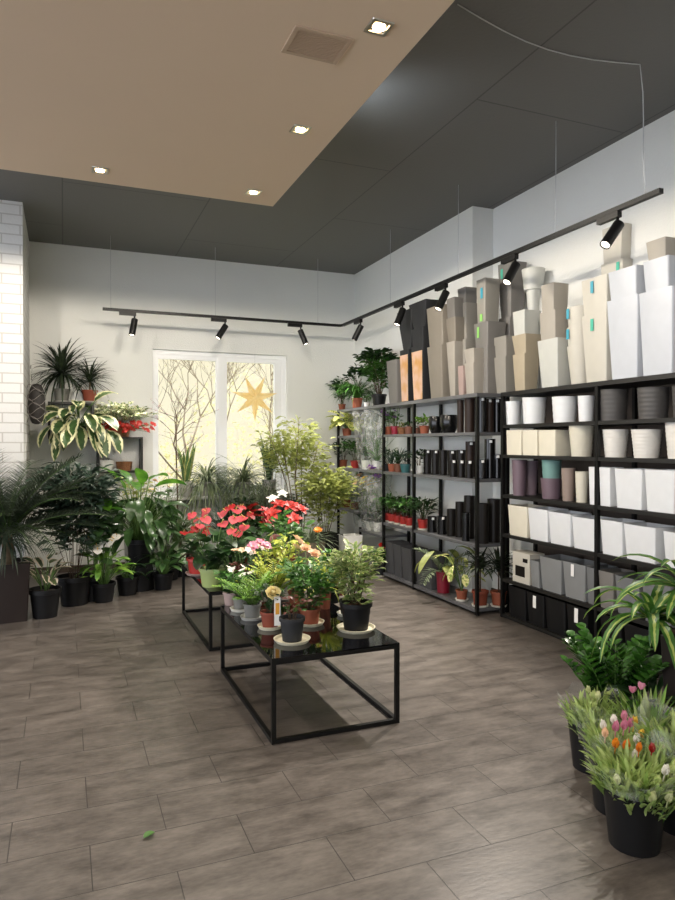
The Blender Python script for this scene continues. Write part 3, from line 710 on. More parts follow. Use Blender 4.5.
MB().box(-.08, -w / 2, 0, .06, w / 2, .235).build('carton', M['cream'], t, False); MB().box(-.0835, -w * .22, .05, -.0805, w * .32, .13).build('carton_window', M['darkvase'], t, False); MB().box(-.0835, -w * .38, .165, -.0805, -w * .12, .195).build('carton_window', M['darkvase'], t, False)
g = 'grey square planters on the fifth shelf'
for a, b_, y, m_, tg, l in [(530, 539, 561, 'midgrey', None, 'narrow grey planter beside the cream gift box'), (539.5, 561.5, 558.5, 'midgrey', None, 'large grey planter between the gift box and the tagged one'), (562.5, 585.5, 563.5, 'midgrey', [(.05, .97, 'paper', .03, .085)], 'grey planter with a white tag hanging on its front'), (586.5, 596, 568, 'slate', None, 'narrow grey planter before the middle post on the fifth shelf'),
        (598.5, 613.5, 572, 'stone', None, 'warm grey planter just past the middle post on the fifth shelf'), (615, 640, 578, 'slate', None, 'dark grey planter behind the striped leaves on the fifth shelf'), (642, 672, 584, 'slate', None, 'dark grey planter nearest the picture edge on the fifth shelf')]:
    boxpot(a, b_, y, LB[1], BX0 + .012, m_, l, group=g, taper=.86, d=.2, tagc=tg)
g = 'black square planters on the floor row'
for a, b_, y, tg, l in [(508, 525.5, 588, None, 'black planter at the far end of the floor row'), (526.5, 544, 594, [(0, .93, 'paper', .035, .09)], 'black planter with a white tag second from the far end of the floor row'), (545, 565.5, 600, None, 'untagged black planter between the two tagged ones'), (566.5, 588, 607, [(0, .95, 'paper', .035, .1)], 'black planter with a white tag before the middle post'), (600, 622, 617, None, 'black planter just past the middle post on the floor row'), (624, 650, 627, None, 'black planter behind the dark glossy plant on the floor row')]:
    boxpot(a, b_, y, LB[0], BX0 + .012, 'black_pot', l, group=g, taper=.88, d=.22, tagc=tg)

# --- tall planters standing along the top of both units
ZT = 1.81
def tower(Xf, cols, cat='planter', group='tall planters along the shelf top'):
    """cols: list from the bottom of (x0, x1, ytop, material, label, opts)"""
    z = ZT; lw = None; yc = None
    for i, (x0, x1, y, m_, l, o) in enumerate(cols):
        Y0, Y1 = yx(x0, Xf), yx(x1, Xf); w = Y0 - Y1; h = z_x((x0 + x1) / 2, y, Xf) - z; d = o.get('d', min(w, .26))
        tp = o.get('taper', .78 if i == 0 else .88)
        if i and w * tp > lw * .95 and not o.get('on'): tp = lw * .93 / w
        yc = (Y0 + Y1) / 2 if yc is None or o.get('shift') else yc
        t = thing(o.get('name', 'tall_planter'), l, cat, (Xf + d / 2, yc, z), 0, group)
        mb = MB(); last = i == len(cols) - 1
        vessel(mb, d / 2 * tp, d / 2, h, o.get('shape', 'square'), w / d, depth=.012 if not last else h * .6, wall=.004, rim=o.get('rim', 0))
        autosmooth(mb.build('body', M[m_], t))
        for (fy, fz, c, sw, sh) in o.get('tags', ()):
            xx = -(d / 2) * (tp + (1 - tp) * fz) - .004
            MB().box(xx - .0012, fy * w / 2 - sw / 2, h * fz - sh, xx, fy * w / 2 + sw / 2, h * fz).build('price_tag', M[c], t, False)['label'] = 'green or blue hang tag'
        if o.get('sleeve'):
            mb = MB(); k0, k1 = .02, .9
            x_a, x_b = -(d / 2) * (tp + (1 - tp) * k0) - .003, -(d / 2) * (tp + (1 - tp) * k1) - .003
            wa, wb_ = w / 2 * (tp + (1 - tp) * k0) * .93, w / 2 * (tp + (1 - tp) * k1) * .93
            mb.add([(x_a, -wa, h * k0), (x_a, wa, h * k0), (x_b, wb_, h * k1), (x_b, -wb_, h * k1), (x_a + .002, -wa, h * k0), (x_a + .002, wa, h * k0), (x_b + .002, wb_, h * k1), (x_b + .002, -wb_, h * k1)],
                   [(0, 3, 2, 1), (4, 5, 6, 7), (0, 1, 5, 4), (1, 2, 6, 5), (2, 3, 7, 6), (3, 0, 4, 7)])
            mb.build('paper_sleeve', M['sleeve'], t, False)['label'] = 'peach and orange printed paper sleeve'
        lw = w - .008; z = z + h - (.0115 if not last else 0)
m, nt, N, L, b = new_mat('printed_sleeve'); tc = N.new('ShaderNodeTexCoord'); no = N.new('ShaderNodeTexNoise'); no.inputs['Scale'].default_value = 6; L.new(tc.outputs['Object'], no.inputs['Vector'])
cr = N.new('ShaderNodeValToRGB'); e = cr.color_ramp.elements; e[0].position = .42; e[0].color = rgb('#d9b49c'); e[1].position = .66; e[1].color = rgb('#c98f34'); L.new(no.outputs['Fac'], cr.inputs[0]); L.new(cr.outputs[0], b.inputs['Base Color']); b.inputs['Roughness'].default_value = .5
M['sleeve'] = m
FA = AX0 + .03
tower(FA + .02, [(386, 396, 360.5, 'stone', 'slim grey planter right beside the bushy plant on the shelf top', {})])
tower(FA, [(399.5, 408, 350, 'charcoal_pot', 'dark planter in a peach paper sleeve farthest along the shelf top', {'sleeve': 1, 'd': .14}), (399, 414, 310, 'charcoal_pot', 'black planter stacked in the farther peach sleeved one', {'d': .16, 'taper': .82})])
tower(FA, [(411, 422.5, 346, 'charcoal_pot', 'dark planter in an orange printed sleeve second along the shelf top', {'sleeve': 1, 'd': .16}), (412, 424, 328, 'charcoal_pot', 'black planter nested in the orange sleeved one', {'d': .15}), (414, 432, 300, 'charcoal_pot', 'topmost black planter of the nearer black stack', {'d': .15})])
tower(FA, [(426.5, 441, 346, 'taupe', 'grey beige planter right beside the black planter stack', {}), (428, 444, 306, 'taupe', 'grey beige planter nested above the one beside the black stack', {})])
tower(FA + .05, [(446, 454, 342, 'greige', 'slim pale planter with a curved foot in the grey group', {'taper': .6}), (445.5, 455, 318, 'taupe', 'taupe planter stacked on the slim pale one', {}), (447, 455, 298, 'stone', 'grey planter topmost on the slim pale stack', {})])
tower(FA + .14, [(457, 465, 340, 'warmgrey', 'grey planter at the back of the grey group', {}), (456.5, 465.5, 304, 'warmgrey', 'grey planter with two green tags at the back of the group', {'tags': [(.4, .9, 'tag_lime', .03, .1), (.4, .4, 'tag_lime', .03, .08)]}), (458, 466, 288, 'stone', 'small grey planter topmost at the back of the grey group', {'on': 1})])
tower(FA - .015, [(457.5, 463, 366, 'pink_pot', 'little pinkish pot standing in front of the grey planters', {'d': .055, 'name': 'small_pot'})])
tower(FA, [(464, 473, 363, 'greige', 'pale grey tapered planter standing at the front of the grey group', {'taper': .8}), (463.5, 473.2, 349, 'greige', 'pale grey planter nested in the front tapered one', {})])
tower(FA + .1, [(473.5, 487, 347, 'stone', 'large grey planter behind the pale tapered one', {'d': .19, 'taper': .94}), (473, 487, 323, 'stone', 'large grey planter stacked second with a lime tag', {'d': .19, 'tags': [(.3, .85, 'tag_lime', .03, .09)]}), (477, 486, 279, 'warmgrey', 'grey planter topmost of the large grey stack with blue and lime tags', {'d': .15, 'tags': [(-.3, .8, 'tag_blue', .03, .09), (-.1, .22, 'tag_lime', .035, .06)]})])
FB = BX0 + .03
tower(FB, [(493, 505, 357, 'warmgrey', 'lower slim grey tapered planter beside the tan one', {'taper': .75}), (492.5, 505.5, 337, 'warmgrey', 'slim grey planter nested above beside the tan one', {})])
tower(FB + .14, [(498, 509, 318, 'stone', 'dark grey planter rising behind the slim grey one', {'d': .15}), (495.5, 508.5, 264, 'stone', 'large dark grey flared planter topmost behind the spotlight', {'taper': .8, 'd': .17, 'tags': [(.3, .9, 'tag_green', .03, .08)]})])
tower(FB, [(512, 524, 354, 'tan', 'tan square planter on the shelf top', {}), (511, 525, 335, 'tan', 'tan planter nested in the lower tan one', {}), (516, 528, 310, 'offwhite', 'small white square planter standing on the tan stack', {})])
z = ZT
roundpot(526, 540, 312, ZT, FB + .24, 'offwhite', 'white column pot behind the small white planter', 'tall_planter', 'planter', 'tall planters along the shelf top', taper=.8, depth=.012)
zz_ = z_x(533, 312, FB + .24)
roundpot(526, 540, 291, zz_ - .011, FB + .24, 'offwhite', 'small white pot stacked under the white bowl', 'tall_planter', 'planter', 'tall planters along the shelf top', taper=.75, depth=.012)
roundpot(521.5, 544.5, 270, z_x(533, 291, FB + .24), FB + .24, 'offwhite', 'wide white bowl planter on top of its stack', 'bowl_planter', 'planter', 'tall planters along the shelf top', taper=.8)
tower(FB, [(536.5, 557, 339.5, 'offwhite', 'white tapered planter between the tan and round cream ones', {'taper': .78}), (541, 557, 311, 'greige', 'pale grey planter stacked second on the white tapered one', {'taper': .9}), (544.5, 557.5, 283, 'greige', 'pale grey planter topmost of the white tapered stack', {'taper': .9})])
tower(FB, [(560.5, 580, 346, 'cream', 'round cream planter with a narrow foot', {'shape': 'round', 'taper': .68}), (560.5, 580, 327, 'cream', 'round cream planter nested second with a blue tag', {'shape': 'round', 'tags': [(.25, .9, 'tag_blue', .028, .07)]}), (560.5, 580, 307, 'cream', 'round cream planter topmost with a blue tag', {'shape': 'round', 'tags': [(.25, .92, 'tag_blue', .028, .07)]})])
tower(FB, [(580.5, 606, 314, 'cream', 'large cream square planter with a green tag', {'d': .22, 'tags': [(.1, .93, 'tag_green', .028, .08)]}), (580.5, 606.5, 278, 'cream', 'large cream square planter stacked above with a blue tag', {'d': .22, 'tags': [(.1, .92, 'tag_blue', .028, .08)]})])
tower(FB, [(605.5, 637, 298, 'bluewhite', 'tall white planter before the spotlight on the shelf top', {'d': .24, 'taper': .8}), (609, 638, 268.5, 'bluewhite', 'white planter stacked in the tall white one', {'d': .22})])
tower(FB, [(637.5, 672, 290, 'bluewhite', 'tall white planter second from the picture edge on the shelf top', {'d': .24, 'taper': .84}), (642, 668, 259, 'bluewhite', 'white planter stacked in the second tall white one', {'d': .22}), (648, 668, 239, 'greige', 'beige shallow planter topmost of the white stack', {'d': .2, 'on': 1, 'taper': .86})])
tower(FB + .02, [(673.5, 700, 334, 'offwhite', 'white planter cut by the picture edge on the shelf top', {'d': .22, 'taper': .84}), (674, 700, 286, 'bluewhite', 'white planter stacked above at the picture edge', {'d': .22, 'taper': .9}), (672, 692, 236, 'bluewhite', 'highest white planter at the picture edge', {'d': .2})])
tower(FB + .24 - .16 + .19, [(600, 622, 310, 'cream', 'cream planter at the back behind the white ones', {'d': .1}), (600, 622, 262, 'cream', 'cream planter nested at the back with a green tag', {'d': .1, 'tags': [(-.6, .95, 'tag_green', .028, .06)]}), (603, 623, 226, 'cream', 'topmost cream planter behind the nearest spotlight', {'d': .1, 'tags': [(.5, .8, 'tag_green', .028, .08)]})])
# --- black vases in the far unit
g = 'black cylinder vases on the far shelving'
A1, A2, A3, A4 = LA[3], LA[2], LA[1], LA[0]
for a, b_, y, X, l, bl in [(429.5, 442, 416.5, AX0 + .09, 'smaller round black bowl vase on the upper shelf', .28), (441, 457, 415, AX0 + .1, 'larger round black bowl vase on the upper shelf', .28)]:
    roundpot(a, b_, y, A1, X, 'glossblack', l, 'bowl_vase', 'vase', 'round black bowl vases', taper=.7, bulge=bl)
for a, b_, y, X, l in [(457, 464, 400, AX0 + .06, 'tall dark brown vase next to the black bowl vase'), (464.5, 475, 398, AX0 + .07, 'wide dark brown vase at the near end of the upper shelf')]:
    roundpot(a, b_, y, A1, X, 'walnut' if a < 476 else 'glossblack', l, 'tall_vase', 'vase', g, taper=.95)
def vase(px, X, w, h, z, m_, l): 
    Y = yx(px, X); r = w / 2 * zc_x(px, X) / FP; t = thing('tall_vase', l, 'vase', (X, Y, z + .0005), 0, g); mb = MB(); vessel(mb, r * .96, r, h); autosmooth(mb.build('body', M[m_], t))
    if 'wide' not in l and 'third' not in l:
        ph = math.atan2(-Y, -X) + .15; s = MB(); q0 = (r * (.96 + .04 * .9)) + .0008
        s.rings([[(q * math.cos(ph + k), q * math.sin(ph + k), zz) for k in (-.011 / r, 0, .011 / r)] + [((q + .0008) * math.cos(ph + k), (q + .0008) * math.sin(ph + k), zz) for k in (.011 / r, 0, -.011 / r)] for q, zz in ((q0, h * .97 - .022), (q0, h * .97))]); s.build('sticker', M['paper'], t, False)['label'] = 'white price sticker'
for px, X, w, h, z, m_, l in [
    (427.5, AX0 + .17, 8, .23, A2, 'darkvase', 'first tall black vase beside the small plant on the second shelf'), (435.5, AX0 + .17, 8, .23, A2, 'darkvase', 'second tall black vase from the small plant on the second shelf'),
    (443.5, AX0 + .17, 8, .23, A2, 'darkvase', 'third tall black vase from the small plant on the second shelf'), (452, AX0 + .18, 9, .23, A2, 'darkvase', 'fourth tall black vase from the small plant on the second shelf'),
    (461, AX0 + .19, 9, .235, A2, 'darkvase', 'fifth tall black vase from the small plant on the second shelf'), (470.5, AX0 + .21, 10, .31, A2, 'walnut', 'tallest brown black vase at the near end of the second shelf'),
    (453.5, AX0 + .06, 7.6, .15, A2, 'darkvase', 'leftmost of the three shorter black vases at the front of the second shelf'), (461.5, AX0 + .06, 7.6, .15, A2, 'darkvase', 'middle of the three shorter black vases at the front of the second shelf'), (469.5, AX0 + .06, 7.6, .15, A2, 'darkvase', 'rightmost of the three shorter black vases at the front of the second shelf'),
    (482, AX0 + .11, 10.5, .16, A2, 'glossblack', 'short black vase just inside the unit end on the second shelf'), (490, AX0 + .22, 11, .33, A2, 'glossblack', 'tall black vase at the back of the unit end on the second shelf'), (497.5, AX0 + .26, 8, .2, A2, 'glossblack', 'black vase nearest the black unit on the second shelf'),
    (482, AX0 + .11, 9, .29, A1, 'glossblack', 'tall black vase just inside the unit end on the upper shelf'), (489.5, AX0 + .2, 9, .28, A1, 'walnut', 'dark vase in the middle of the unit end on the upper shelf'), (497, AX0 + .27, 8, .28, A1, 'glossblack', 'black vase nearest the black unit on the upper shelf'),
    (432.5, AX0 + .08, 10, .145, A3, 'glossblack', 'low black pot with a white sticker beside the red pots'), (442.5, AX0 + .09, 10, .165, A3, 'glossblack', 'second low black pot in the rising row'), (451.5, AX0 + .11, 9, .24, A3, 'darkvase', 'third black vase in the rising row of the third shelf'),
    (460, AX0 + .14, 9, .31, A3, 'darkvase', 'fourth black vase in the rising row of the third shelf'), (469.5, AX0 + .17, 11, .37, A3, 'darkvase', 'tallest black vase at the near end of the third shelf'), (466, AX0 + .05, 8, .24, A3, 'glossblack', 'glossy black vase before the tallest one on the third shelf'),
    (483, AX0 + .11, 12, .33, A3, 'darkvase', 'wide black vase standing inside the unit end on the third shelf'), (494, AX0 + .24, 13, .36, A3, 'darkvase', 'wide black vase at the back of the unit end on the third shelf')]:
    vase(px, X, w, h, z, m_, l)
# ribbed dark bins on the bottom shelf
for k, (a, b_, y) in enumerate([(385, 392.5, 542), (393, 400.5, 545), (401, 410.5, 548.5), (414.5, 431, 553)]):
    boxpot(a, b_, y, A4, AX0 + .02, 'darkgrey_planter', ['dark grey tall bin at the far end of the bottom shelf', 'dark grey tall bin second from the far end of the bottom shelf', 'dark grey tall bin before the second post', 'wide dark grey ribbed bin behind the drooping fern'][k], 'planter_bin', 'planter', 'dark grey bins on the bottom shelf', d=.2, taper=.86)
# ------------------------------------------------------------------ display tables
TZ = .402
def table(x0, x1, y0, y1, label):
    t = thing('display_table', label, 'table', ((x0 + x1) / 2, (y0 + y1) / 2, 0), 0, 'low black display tables'); w, d = (x1 - x0) / 2, (y1 - y0) / 2; r = .0105
    for sx in (-1, 1):
        for sy in (-1, 1): MB().box(sx * (w - r) - r, sy * (d - r) - r, 0, sx * (w - r) + r, sy * (d - r) + r, TZ - .006).build('leg', M['black'], t, False)
    for z in (r, TZ - .006 - r):
        for s in (-1, 1):
            MB().box(-w + 2 * r, s * (d - r) - r, z - r, w - 2 * r, s * (d - r) + r, z + r).build('frame_bar', M['black'], t, False)
            MB().box(s * (w - r) - r, -d + 2 * r, z - r, s * (w - r) + r, d - 2 * r, z + r).build('frame_bar', M['black'], t, False)
    MB().box(-w, -d, TZ - .006, w, d, TZ).build('table_top', M['glass_black'], t, False)
table(.892, 1.556, 3.005, 4.11, 'nearer black glass table crowded with small flowering pots')
table(.905, 1.57, 4.52, 5.65, 'farther black table carrying the red flowering plants')
def tp(px, py, r=0): x, y, zc = ground(px, py, TZ); a, b_ = ray(px); k = (zc + r) / zc; return (x * k, y * k, TZ + .0005)

# ------------------------------------------------------------------ plants on the nearer table
G1 = 'potted plants on the nearer table'
plant('camellia_plant', 'tall cream edged leafy plant in a black pot at the near right table corner', 'plant', tp(356, 634, .07), PT(.083, .145, 'black_pot', 'cream_saucer', sr=.105), [bush(.4, .15, 520, .052, .03, M['camellia'], nb=9, droop=(.1, .9), base=.04, top_heavy=.8)], G1, soil_mat='bark_soil')
plant('rose_seedling', 'sparse drooping seedling in a charcoal pot at the near left table corner', 'plant', tp(292, 645, .05), PT(.062, .118, 'charcoal_pot', 'cream_saucer', sr=.094), [bush(.13, .07, 30, .035, .02, M['reddish'], nb=4, droop=(.3, 1.2)), bush(.1, .05, 16, .035, .02, M['mid'], nb=3)], G1)
t = plant('miniature_rose', 'small rose with one big pale yellow bloom and a hanging card', 'plant', tp(270, 630, .03), PT(.052, .085, 'terracotta_dark', 'cream_saucer', sr=.07), [bush(.17, .08, 90, .04, .024, M['dark'], nb=5)], G1, rz=0)
mb = MB(); cR = Vector((.0, -.05, .2)); ax = (-.15, -.85, .5)
for ly, (nn, q, cup, cu) in enumerate(((7, .044, .05, -.5), (6, .043, .35, -.9), (6, .04, .65, -1.2), (5, .035, .9, -1.4), (4, .028, 1.15, -1.5))):
    petals(mb, cR + Vector(ax) * .003 * ly, ax, nn, q, q * 1.25, cup, 'oval', cu, ly * .7)
mb.build('rose_bloom', M['paleyellow'], t); mb = MB(); mb.tube([(0, 0, .07), (.004, -.02, .15), cR], .003, 5); mb.build('flower_stem', M['stem_green'], t)
mb = MB(); a_, b_ = -.1, -.062
mb.box(.0, -.0775, .03, .034, -.0755, .185); mb.build('plant_card', M['paper'], t, False)['label'] = 'white hanging plant card'
MB().box(.006, -.0788, .09, .028, -.0776, .15).build('card_picture', M['orange_wrap'], t, False)
plant('azalea_plant', 'rounded glossy green plant in a terracotta pot behind the charcoal pot', 'plant', tp(310, 627, .045), PT(.058, .085, 'terracotta', 'cream_saucer', sr=.08), [bush(.27, .16, 420, .05, .028, M['mid'], nb=8, base=.05), blossoms(2, .045, M['peach'], None, pts=[(-.03, -.04, .31), (.0, .03, .33)], layers=3, n=6, cup=.5, stem=M['stem_green'])], G1)
plant('spider_plant', 'arching yellow green spider plant in a tall terracotta pot', 'plant', tp(325, 610, .03), PT(.04, .14, 'terracotta', None, taper=.72), [straps(70, .24, .016, (20, 85), (.8, 1.9), M['yellowgreen'])], G1)
plant('maidenhair_fern', 'feathery lime green fern in a grey pot at the table edge', 'plant', tp(252, 621, .04), PT(.05, .082, 'grey_pot', 'lightgrey_pot', sr=.07), [fronds(20, .22, 11, .045, .014, M['fresh'], (40, 88), (.3, 1.1), shape='oval')], G1)
plant('maidenhair_fern', 'second feathery lime green fern behind the pale rose', 'plant', tp(274, 608, .04), PT(.05, .08, 'grey_pot'), [fronds(24, .25, 11, .05, .016, M['yellowgreen'], (40, 88), (.3, 1.1), shape='oval')], G1)
plant('cyclamen', 'white flowering plant in a grey pot at the far left of the nearer table', 'plant', tp(240, 612, .03), PT(.045, .075, 'grey_pot', 'white_saucer', sr=.062), [bush(.12, .09, 70, .05, .036, M['dark'], nb=5), blossoms(4, .028, M['white_petal'], None, rad=.07, zr=(.13, .19), stem=M['stem_green'])], G1)
plant('begonia', 'small white flowering plant in a pink pot at the back left table corner', 'plant', tp(231, 606, .03), PT(.05, .08, 'pink_pot'), [bush(.15, .11, 110, .05, .03, M['mid'], nb=6), blossoms(3, .026, M['white_petal'], None, rad=.08, zr=(.15, .2), stem=M['stem_green'])], G1)
plant('jasmine_plant', 'slim leafy plant in a dark pot with a white tag behind the black pot', 'plant', tp(347, 617, .03), PT(.045, .085, 'black_pot', 'white_saucer', sr=.06), [bush(.3, .1, 130, .045, .022, M['mid'], nb=5)], G1)
plant('kalanchoe', 'plant with pink and mauve blossoms among the ferns', 'plant', tp(258, 596, .03), PT(.05, .08, 'terracotta'), [bush(.16, .1, 90, .045, .032, M['dark'], nb=6), blossoms(3, .045, M['pink'], M['spadix'], rad=.06, zr=(.22, .27), stem=M['stem_green'], layers=2), blossoms(5, .026, M['white_petal'], None, rad=.1, zr=(.2, .25), stem=M['stem_green'])], G1)
plant('cineraria', 'plant of pale blush starry blossoms before the red anthurium', 'plant', tp(245, 594, .03), PT(.045, .08, 'grey_pot'), [bush(.17, .1, 90, .045, .03, M['reddish'], nb=6), blossoms(7, .024, M['peach'], None, rad=.1, zr=(.2, .25), stem=M['stem_green'])], G1)
plant('azalea_plant', 'plant with soft peach double blossoms in the middle of the nearer table', 'plant', tp(296, 606, .04), PT(.05, .085, 'terracotta'), [bush(.24, .13, 200, .045, .026, M['mid'], nb=7), blossoms(3, .042, M['peach'], None, pts=[(.02, -.04, .3), (.03, -.02, .27), (.0, 0, .33)], layers=3, n=6, cup=.5, stem=M['stem_green'])], G1)
plant('croton_plant', 'bushy yellow green plant at the far side of the nearer table', 'plant', tp(283, 592, .03), PT(.055, .09, 'grey_pot'), [bush(.3, .14, 170, .06, .026, M['yellowgreen'], nb=7), blossoms(4, .03, M['lime_petal'], None, rad=.1, zr=(.25, .32), stem=M['stem_green'])], G1)
plant('gerbera', 'single orange gerbera standing above the far table edge', 'plant', tp(318, 589, .03), PT(.045, .08, 'terracotta'), [broad(9, .1, .8, .1, .04, M['mid']), blossoms(1, .034, M['orange'], M['spadix'], pts=[(.0, .0, .33)], n=12, wide=.4, layers=2, stem=M['stem_green'])], G1, rz=0)
plant('fern', 'pale arching fern at the far right of the nearer table', 'plant', tp(338, 596, .03), PT(.05, .09, 'terracotta_dark'), [fronds(18, .25, 14, .045, .01, M['yellowgreen'], (35, 85), (.6, 1.4), shape='lance')], G1)
plant('pepper_plant', 'dark leafy plant filling the gap between the fern and the black pot', 'plant', tp(333, 604, .03), PT(.045, .085, 'black_pot'), [bush(.26, .12, 160, .05, .026, M['mid'], nb=6)], G1)

# ------------------------------------------------------------------ plants on the farther table
G2 = 'potted plants on the farther table'
plant('bromeliad', 'red leaved bromeliad in a red pot at the left end of the farther table', 'plant', tp(197, 576, .05), PT(.075, .12, 'red_pot', 'pink_pot', sr=.09), [straps(16, .2, .035, (30, 80), (.6, 1.3), M['dark'], shape='lance'), spathes(8, .26, .07, M['red'], .11), spathes(6, .36, .075, M['coral'], .09)], G2)
plant('anthurium', 'large dark green anthurium with coral flowers in a pale green pot', 'plant', tp(212, 588, .06), PT(.09, .13, 'limegreen_pot'), [broad(26, .26, 1., .16, .1, M['dark'], shape='heart'), spathes(7, .38, .085, M['coral'], pts=[(.05, -.1, .34), (.13, -.12, .37), (.2, -.12, .31), (.1, .06, .4), (-.04, .05, .36), (.22, .0, .36), (.16, -.05, .42)])], G2, rz=0)
plant('anthurium', 'dark leaved anthurium with deep red flowers behind the coral one', 'plant', tp(238, 568, .06), PT(.085, .13, 'black_pot'), [broad(24, .24, 1., .15, .09, M['dark'], shape='heart'), spathes(8, .38, .065, M['red'], .15)], G2)
plant('guzmania', 'bromeliad with upright red flower spikes in the middle of the farther table', 'plant', tp(252, 562, .05), PT(.075, .12, 'black_pot'), [straps(20, .26, .035, (25, 75), (.6, 1.3), M['mid'], shape='lance'), whorls([(0, 0, .36), (0, 0, .31), (0, 0, .27)], .08, M['red'])], G2)
plant('guzmania', 'second bromeliad with a red flower spike beside the poinsettia', 'plant', tp(266, 566, .05), PT(.07, .11, 'black_pot'), [straps(20, .24, .035, (25, 75), (.6, 1.3), M['mid'], shape='lance'), whorls([(0, 0, .35), (0, 0, .3), (0, 0, .25)], .075, M['red'])], G2)
plant('poinsettia', 'bright red poinsettia at the right end of the farther table', 'plant', tp(286, 572, .06), PT(.08, .12, 'terracotta'), [bush(.3, .17, 130, .08, .045, M['mid'], nb=7), whorls([(-.13, -.06, .36), (.02, -.13, .32), (.12, .0, .38), (-.04, .07, .42), (.02, -.03, .41), (.1, .1, .4)], .075, M['scarlet'])], G2, rz=0)
plant('poinsettia', 'blush white poinsettia just behind the bright red one', 'plant', tp(277, 558, .06), PT(.075, .12, 'terracotta'), [bush(.3, .14, 100, .075, .04, M['mid'], nb=6), whorls([(-.06, -.06, .42), (.04, -.03, .46)], .06, M['white_petal'])], G2, rz=0)
plant('calathea', 'broad leaved green plant at the near end of the farther table', 'plant', tp(232, 590, .06), PT(.08, .12, 'black_pot'), [broad(22, .2, 1., .15, .085, M['dark']), spathes(2, .3, .08, M['coral'], .1)], G2)
plant('aglaonema', 'reddish leaved plant below the poinsettia on the farther table', 'plant', tp(262, 584, .06), PT(.08, .12, 'black_pot'), [broad(24, .2, 1., .14, .065, M['lily']), broad(10, .2, 1., .12, .055, M['reddish'])], G2)

# ------------------------------------------------------------------ floor plants along the back wall and the brick pier
def gp(px, py, r): x, y, zc = ground(px, py); a, b_ = ray(px); return (a * (zc + r), b_ * (zc + r), 0)
G3 = 'floor plants along the back wall'
plant('date_palm', 'shaggy palm in a tall dark brown square planter before the brick pier', 'plant', gp(6, 625, .16), PT(.165, .46, 'brown_planter', None, .86, shape='square'), [fronds(52, .82, 34, .17, .011, M['palm'], (8, 86), (.6, 1.5), trunk=.24, trunk_r=.05, trunk_mat=M['trunk_tan'], rach=.005), straps(90, .34, .013, (-30, 60), (.8, 1.9), M['palm'], heads=[(0, 0, .62), (0, 0, .70)], spread=.05)], G3, rz=.1)
plant('rubber_plant', 'small rubber plant with pink edged leaves in a black pot beside the palm', 'plant', gp(44.5, 620, .1), PT(.118, .23, 'black_pot'), [broad(18, .22, .7, .17, .075, M['pinkedge'], leaf_el=(0, 70), trunk=.05, stem_r=.004)], G3)
plant('umbrella_tree', 'tall dark bushy umbrella tree between the palm and the fiddle leaf plant', 'plant', gp(74, 608, .13), PT(.14, .25, 'black_pot'), [bush(1.08, .36, 1350, .125, .04, M['bluegreen'], nb=12, base=.22, droop=(.4, 1.5), shape='lance')], G3)
plant('fiddle_leaf_fig', 'leggy plant with few big bright leaves right of the umbrella tree', 'plant', gp(92, 604, .16), PT(.12, .22, 'black_pot'), [bush(.62, .15, 60, .17, .11, M['lily'], nb=4, base=.25, nseg=5, droop=(.3, 1.)), broad(4, .75, .35, .24, .14, M['bigleaf'], el=(75, 88), leaf_el=(0, 30), stem_r=.006, hmin=.8)], G3)
plant('peace_lily', 'white flowering lily in a small black pot on the floor', 'plant', gp(103, 604, .09), PT(.1, .17, 'black_pot'), [broad(34, .26, .8, .2, .05, M['fresh'], leaf_el=(-10, 60)), spathes(9, .42, .085, M['white_petal'], .16)], G3)
plant('dieffenbachia', 'broad dumb cane with large bright leaves raised on an upturned black pot', 'plant', (gp(139, 594, .2)[0], gp(139, 594, .2)[1], .2465), PT(.12, .24, 'black_pot'), [broad(90, .47, 1.1, .27, .10, M['lily'], leaf_el=(-40, 45), droop=(.7, 1.6), stem_r=.005, el=(15, 88)), broad(7, .62, .5, .3, .16, M['bigleaf'], el=(65, 85), leaf_el=(20, 60), stem_r=.007, hmin=.8)], G3)
x, y, _ = gp(139, 594, .2); t = thing('flower_pot', 'upturned black pot carrying the broad dumb cane', 'pot', (x, y, 0)); mb = MB(); vessel(mb, .14, .125, .245, depth=.02); autosmooth(mb.build('body', M['black_pot'], t))
plant('flower_pot_plant', 'low dark plant in a black pot in front of the dumb cane', 'plant', gp(127, 597, .1), PT(.1, .17, 'black_pot'), [broad(20, .16, 1., .15, .05, M['dark'])], G3)
plant('peace_lily', 'peace lily with drooping narrow leaves nearest the farther table', 'plant', gp(163, 591, .08), PT(.095, .16, 'black_pot'), [broad(36, .22, 1., .22, .06, M['lily'], leaf_el=(-20, 60), droop=(.5, 1.3))], G3)
plant('calathea', 'plant with pale drooping leaves behind the nearest peace lily', 'plant', (1.0, 7.1, 0), PT(.12, .22, 'black_pot'), [broad(26, .42, 1., .25, .1, M['silver'], leaf_el=(-40, 30), droop=(.8, 1.5))], G3)
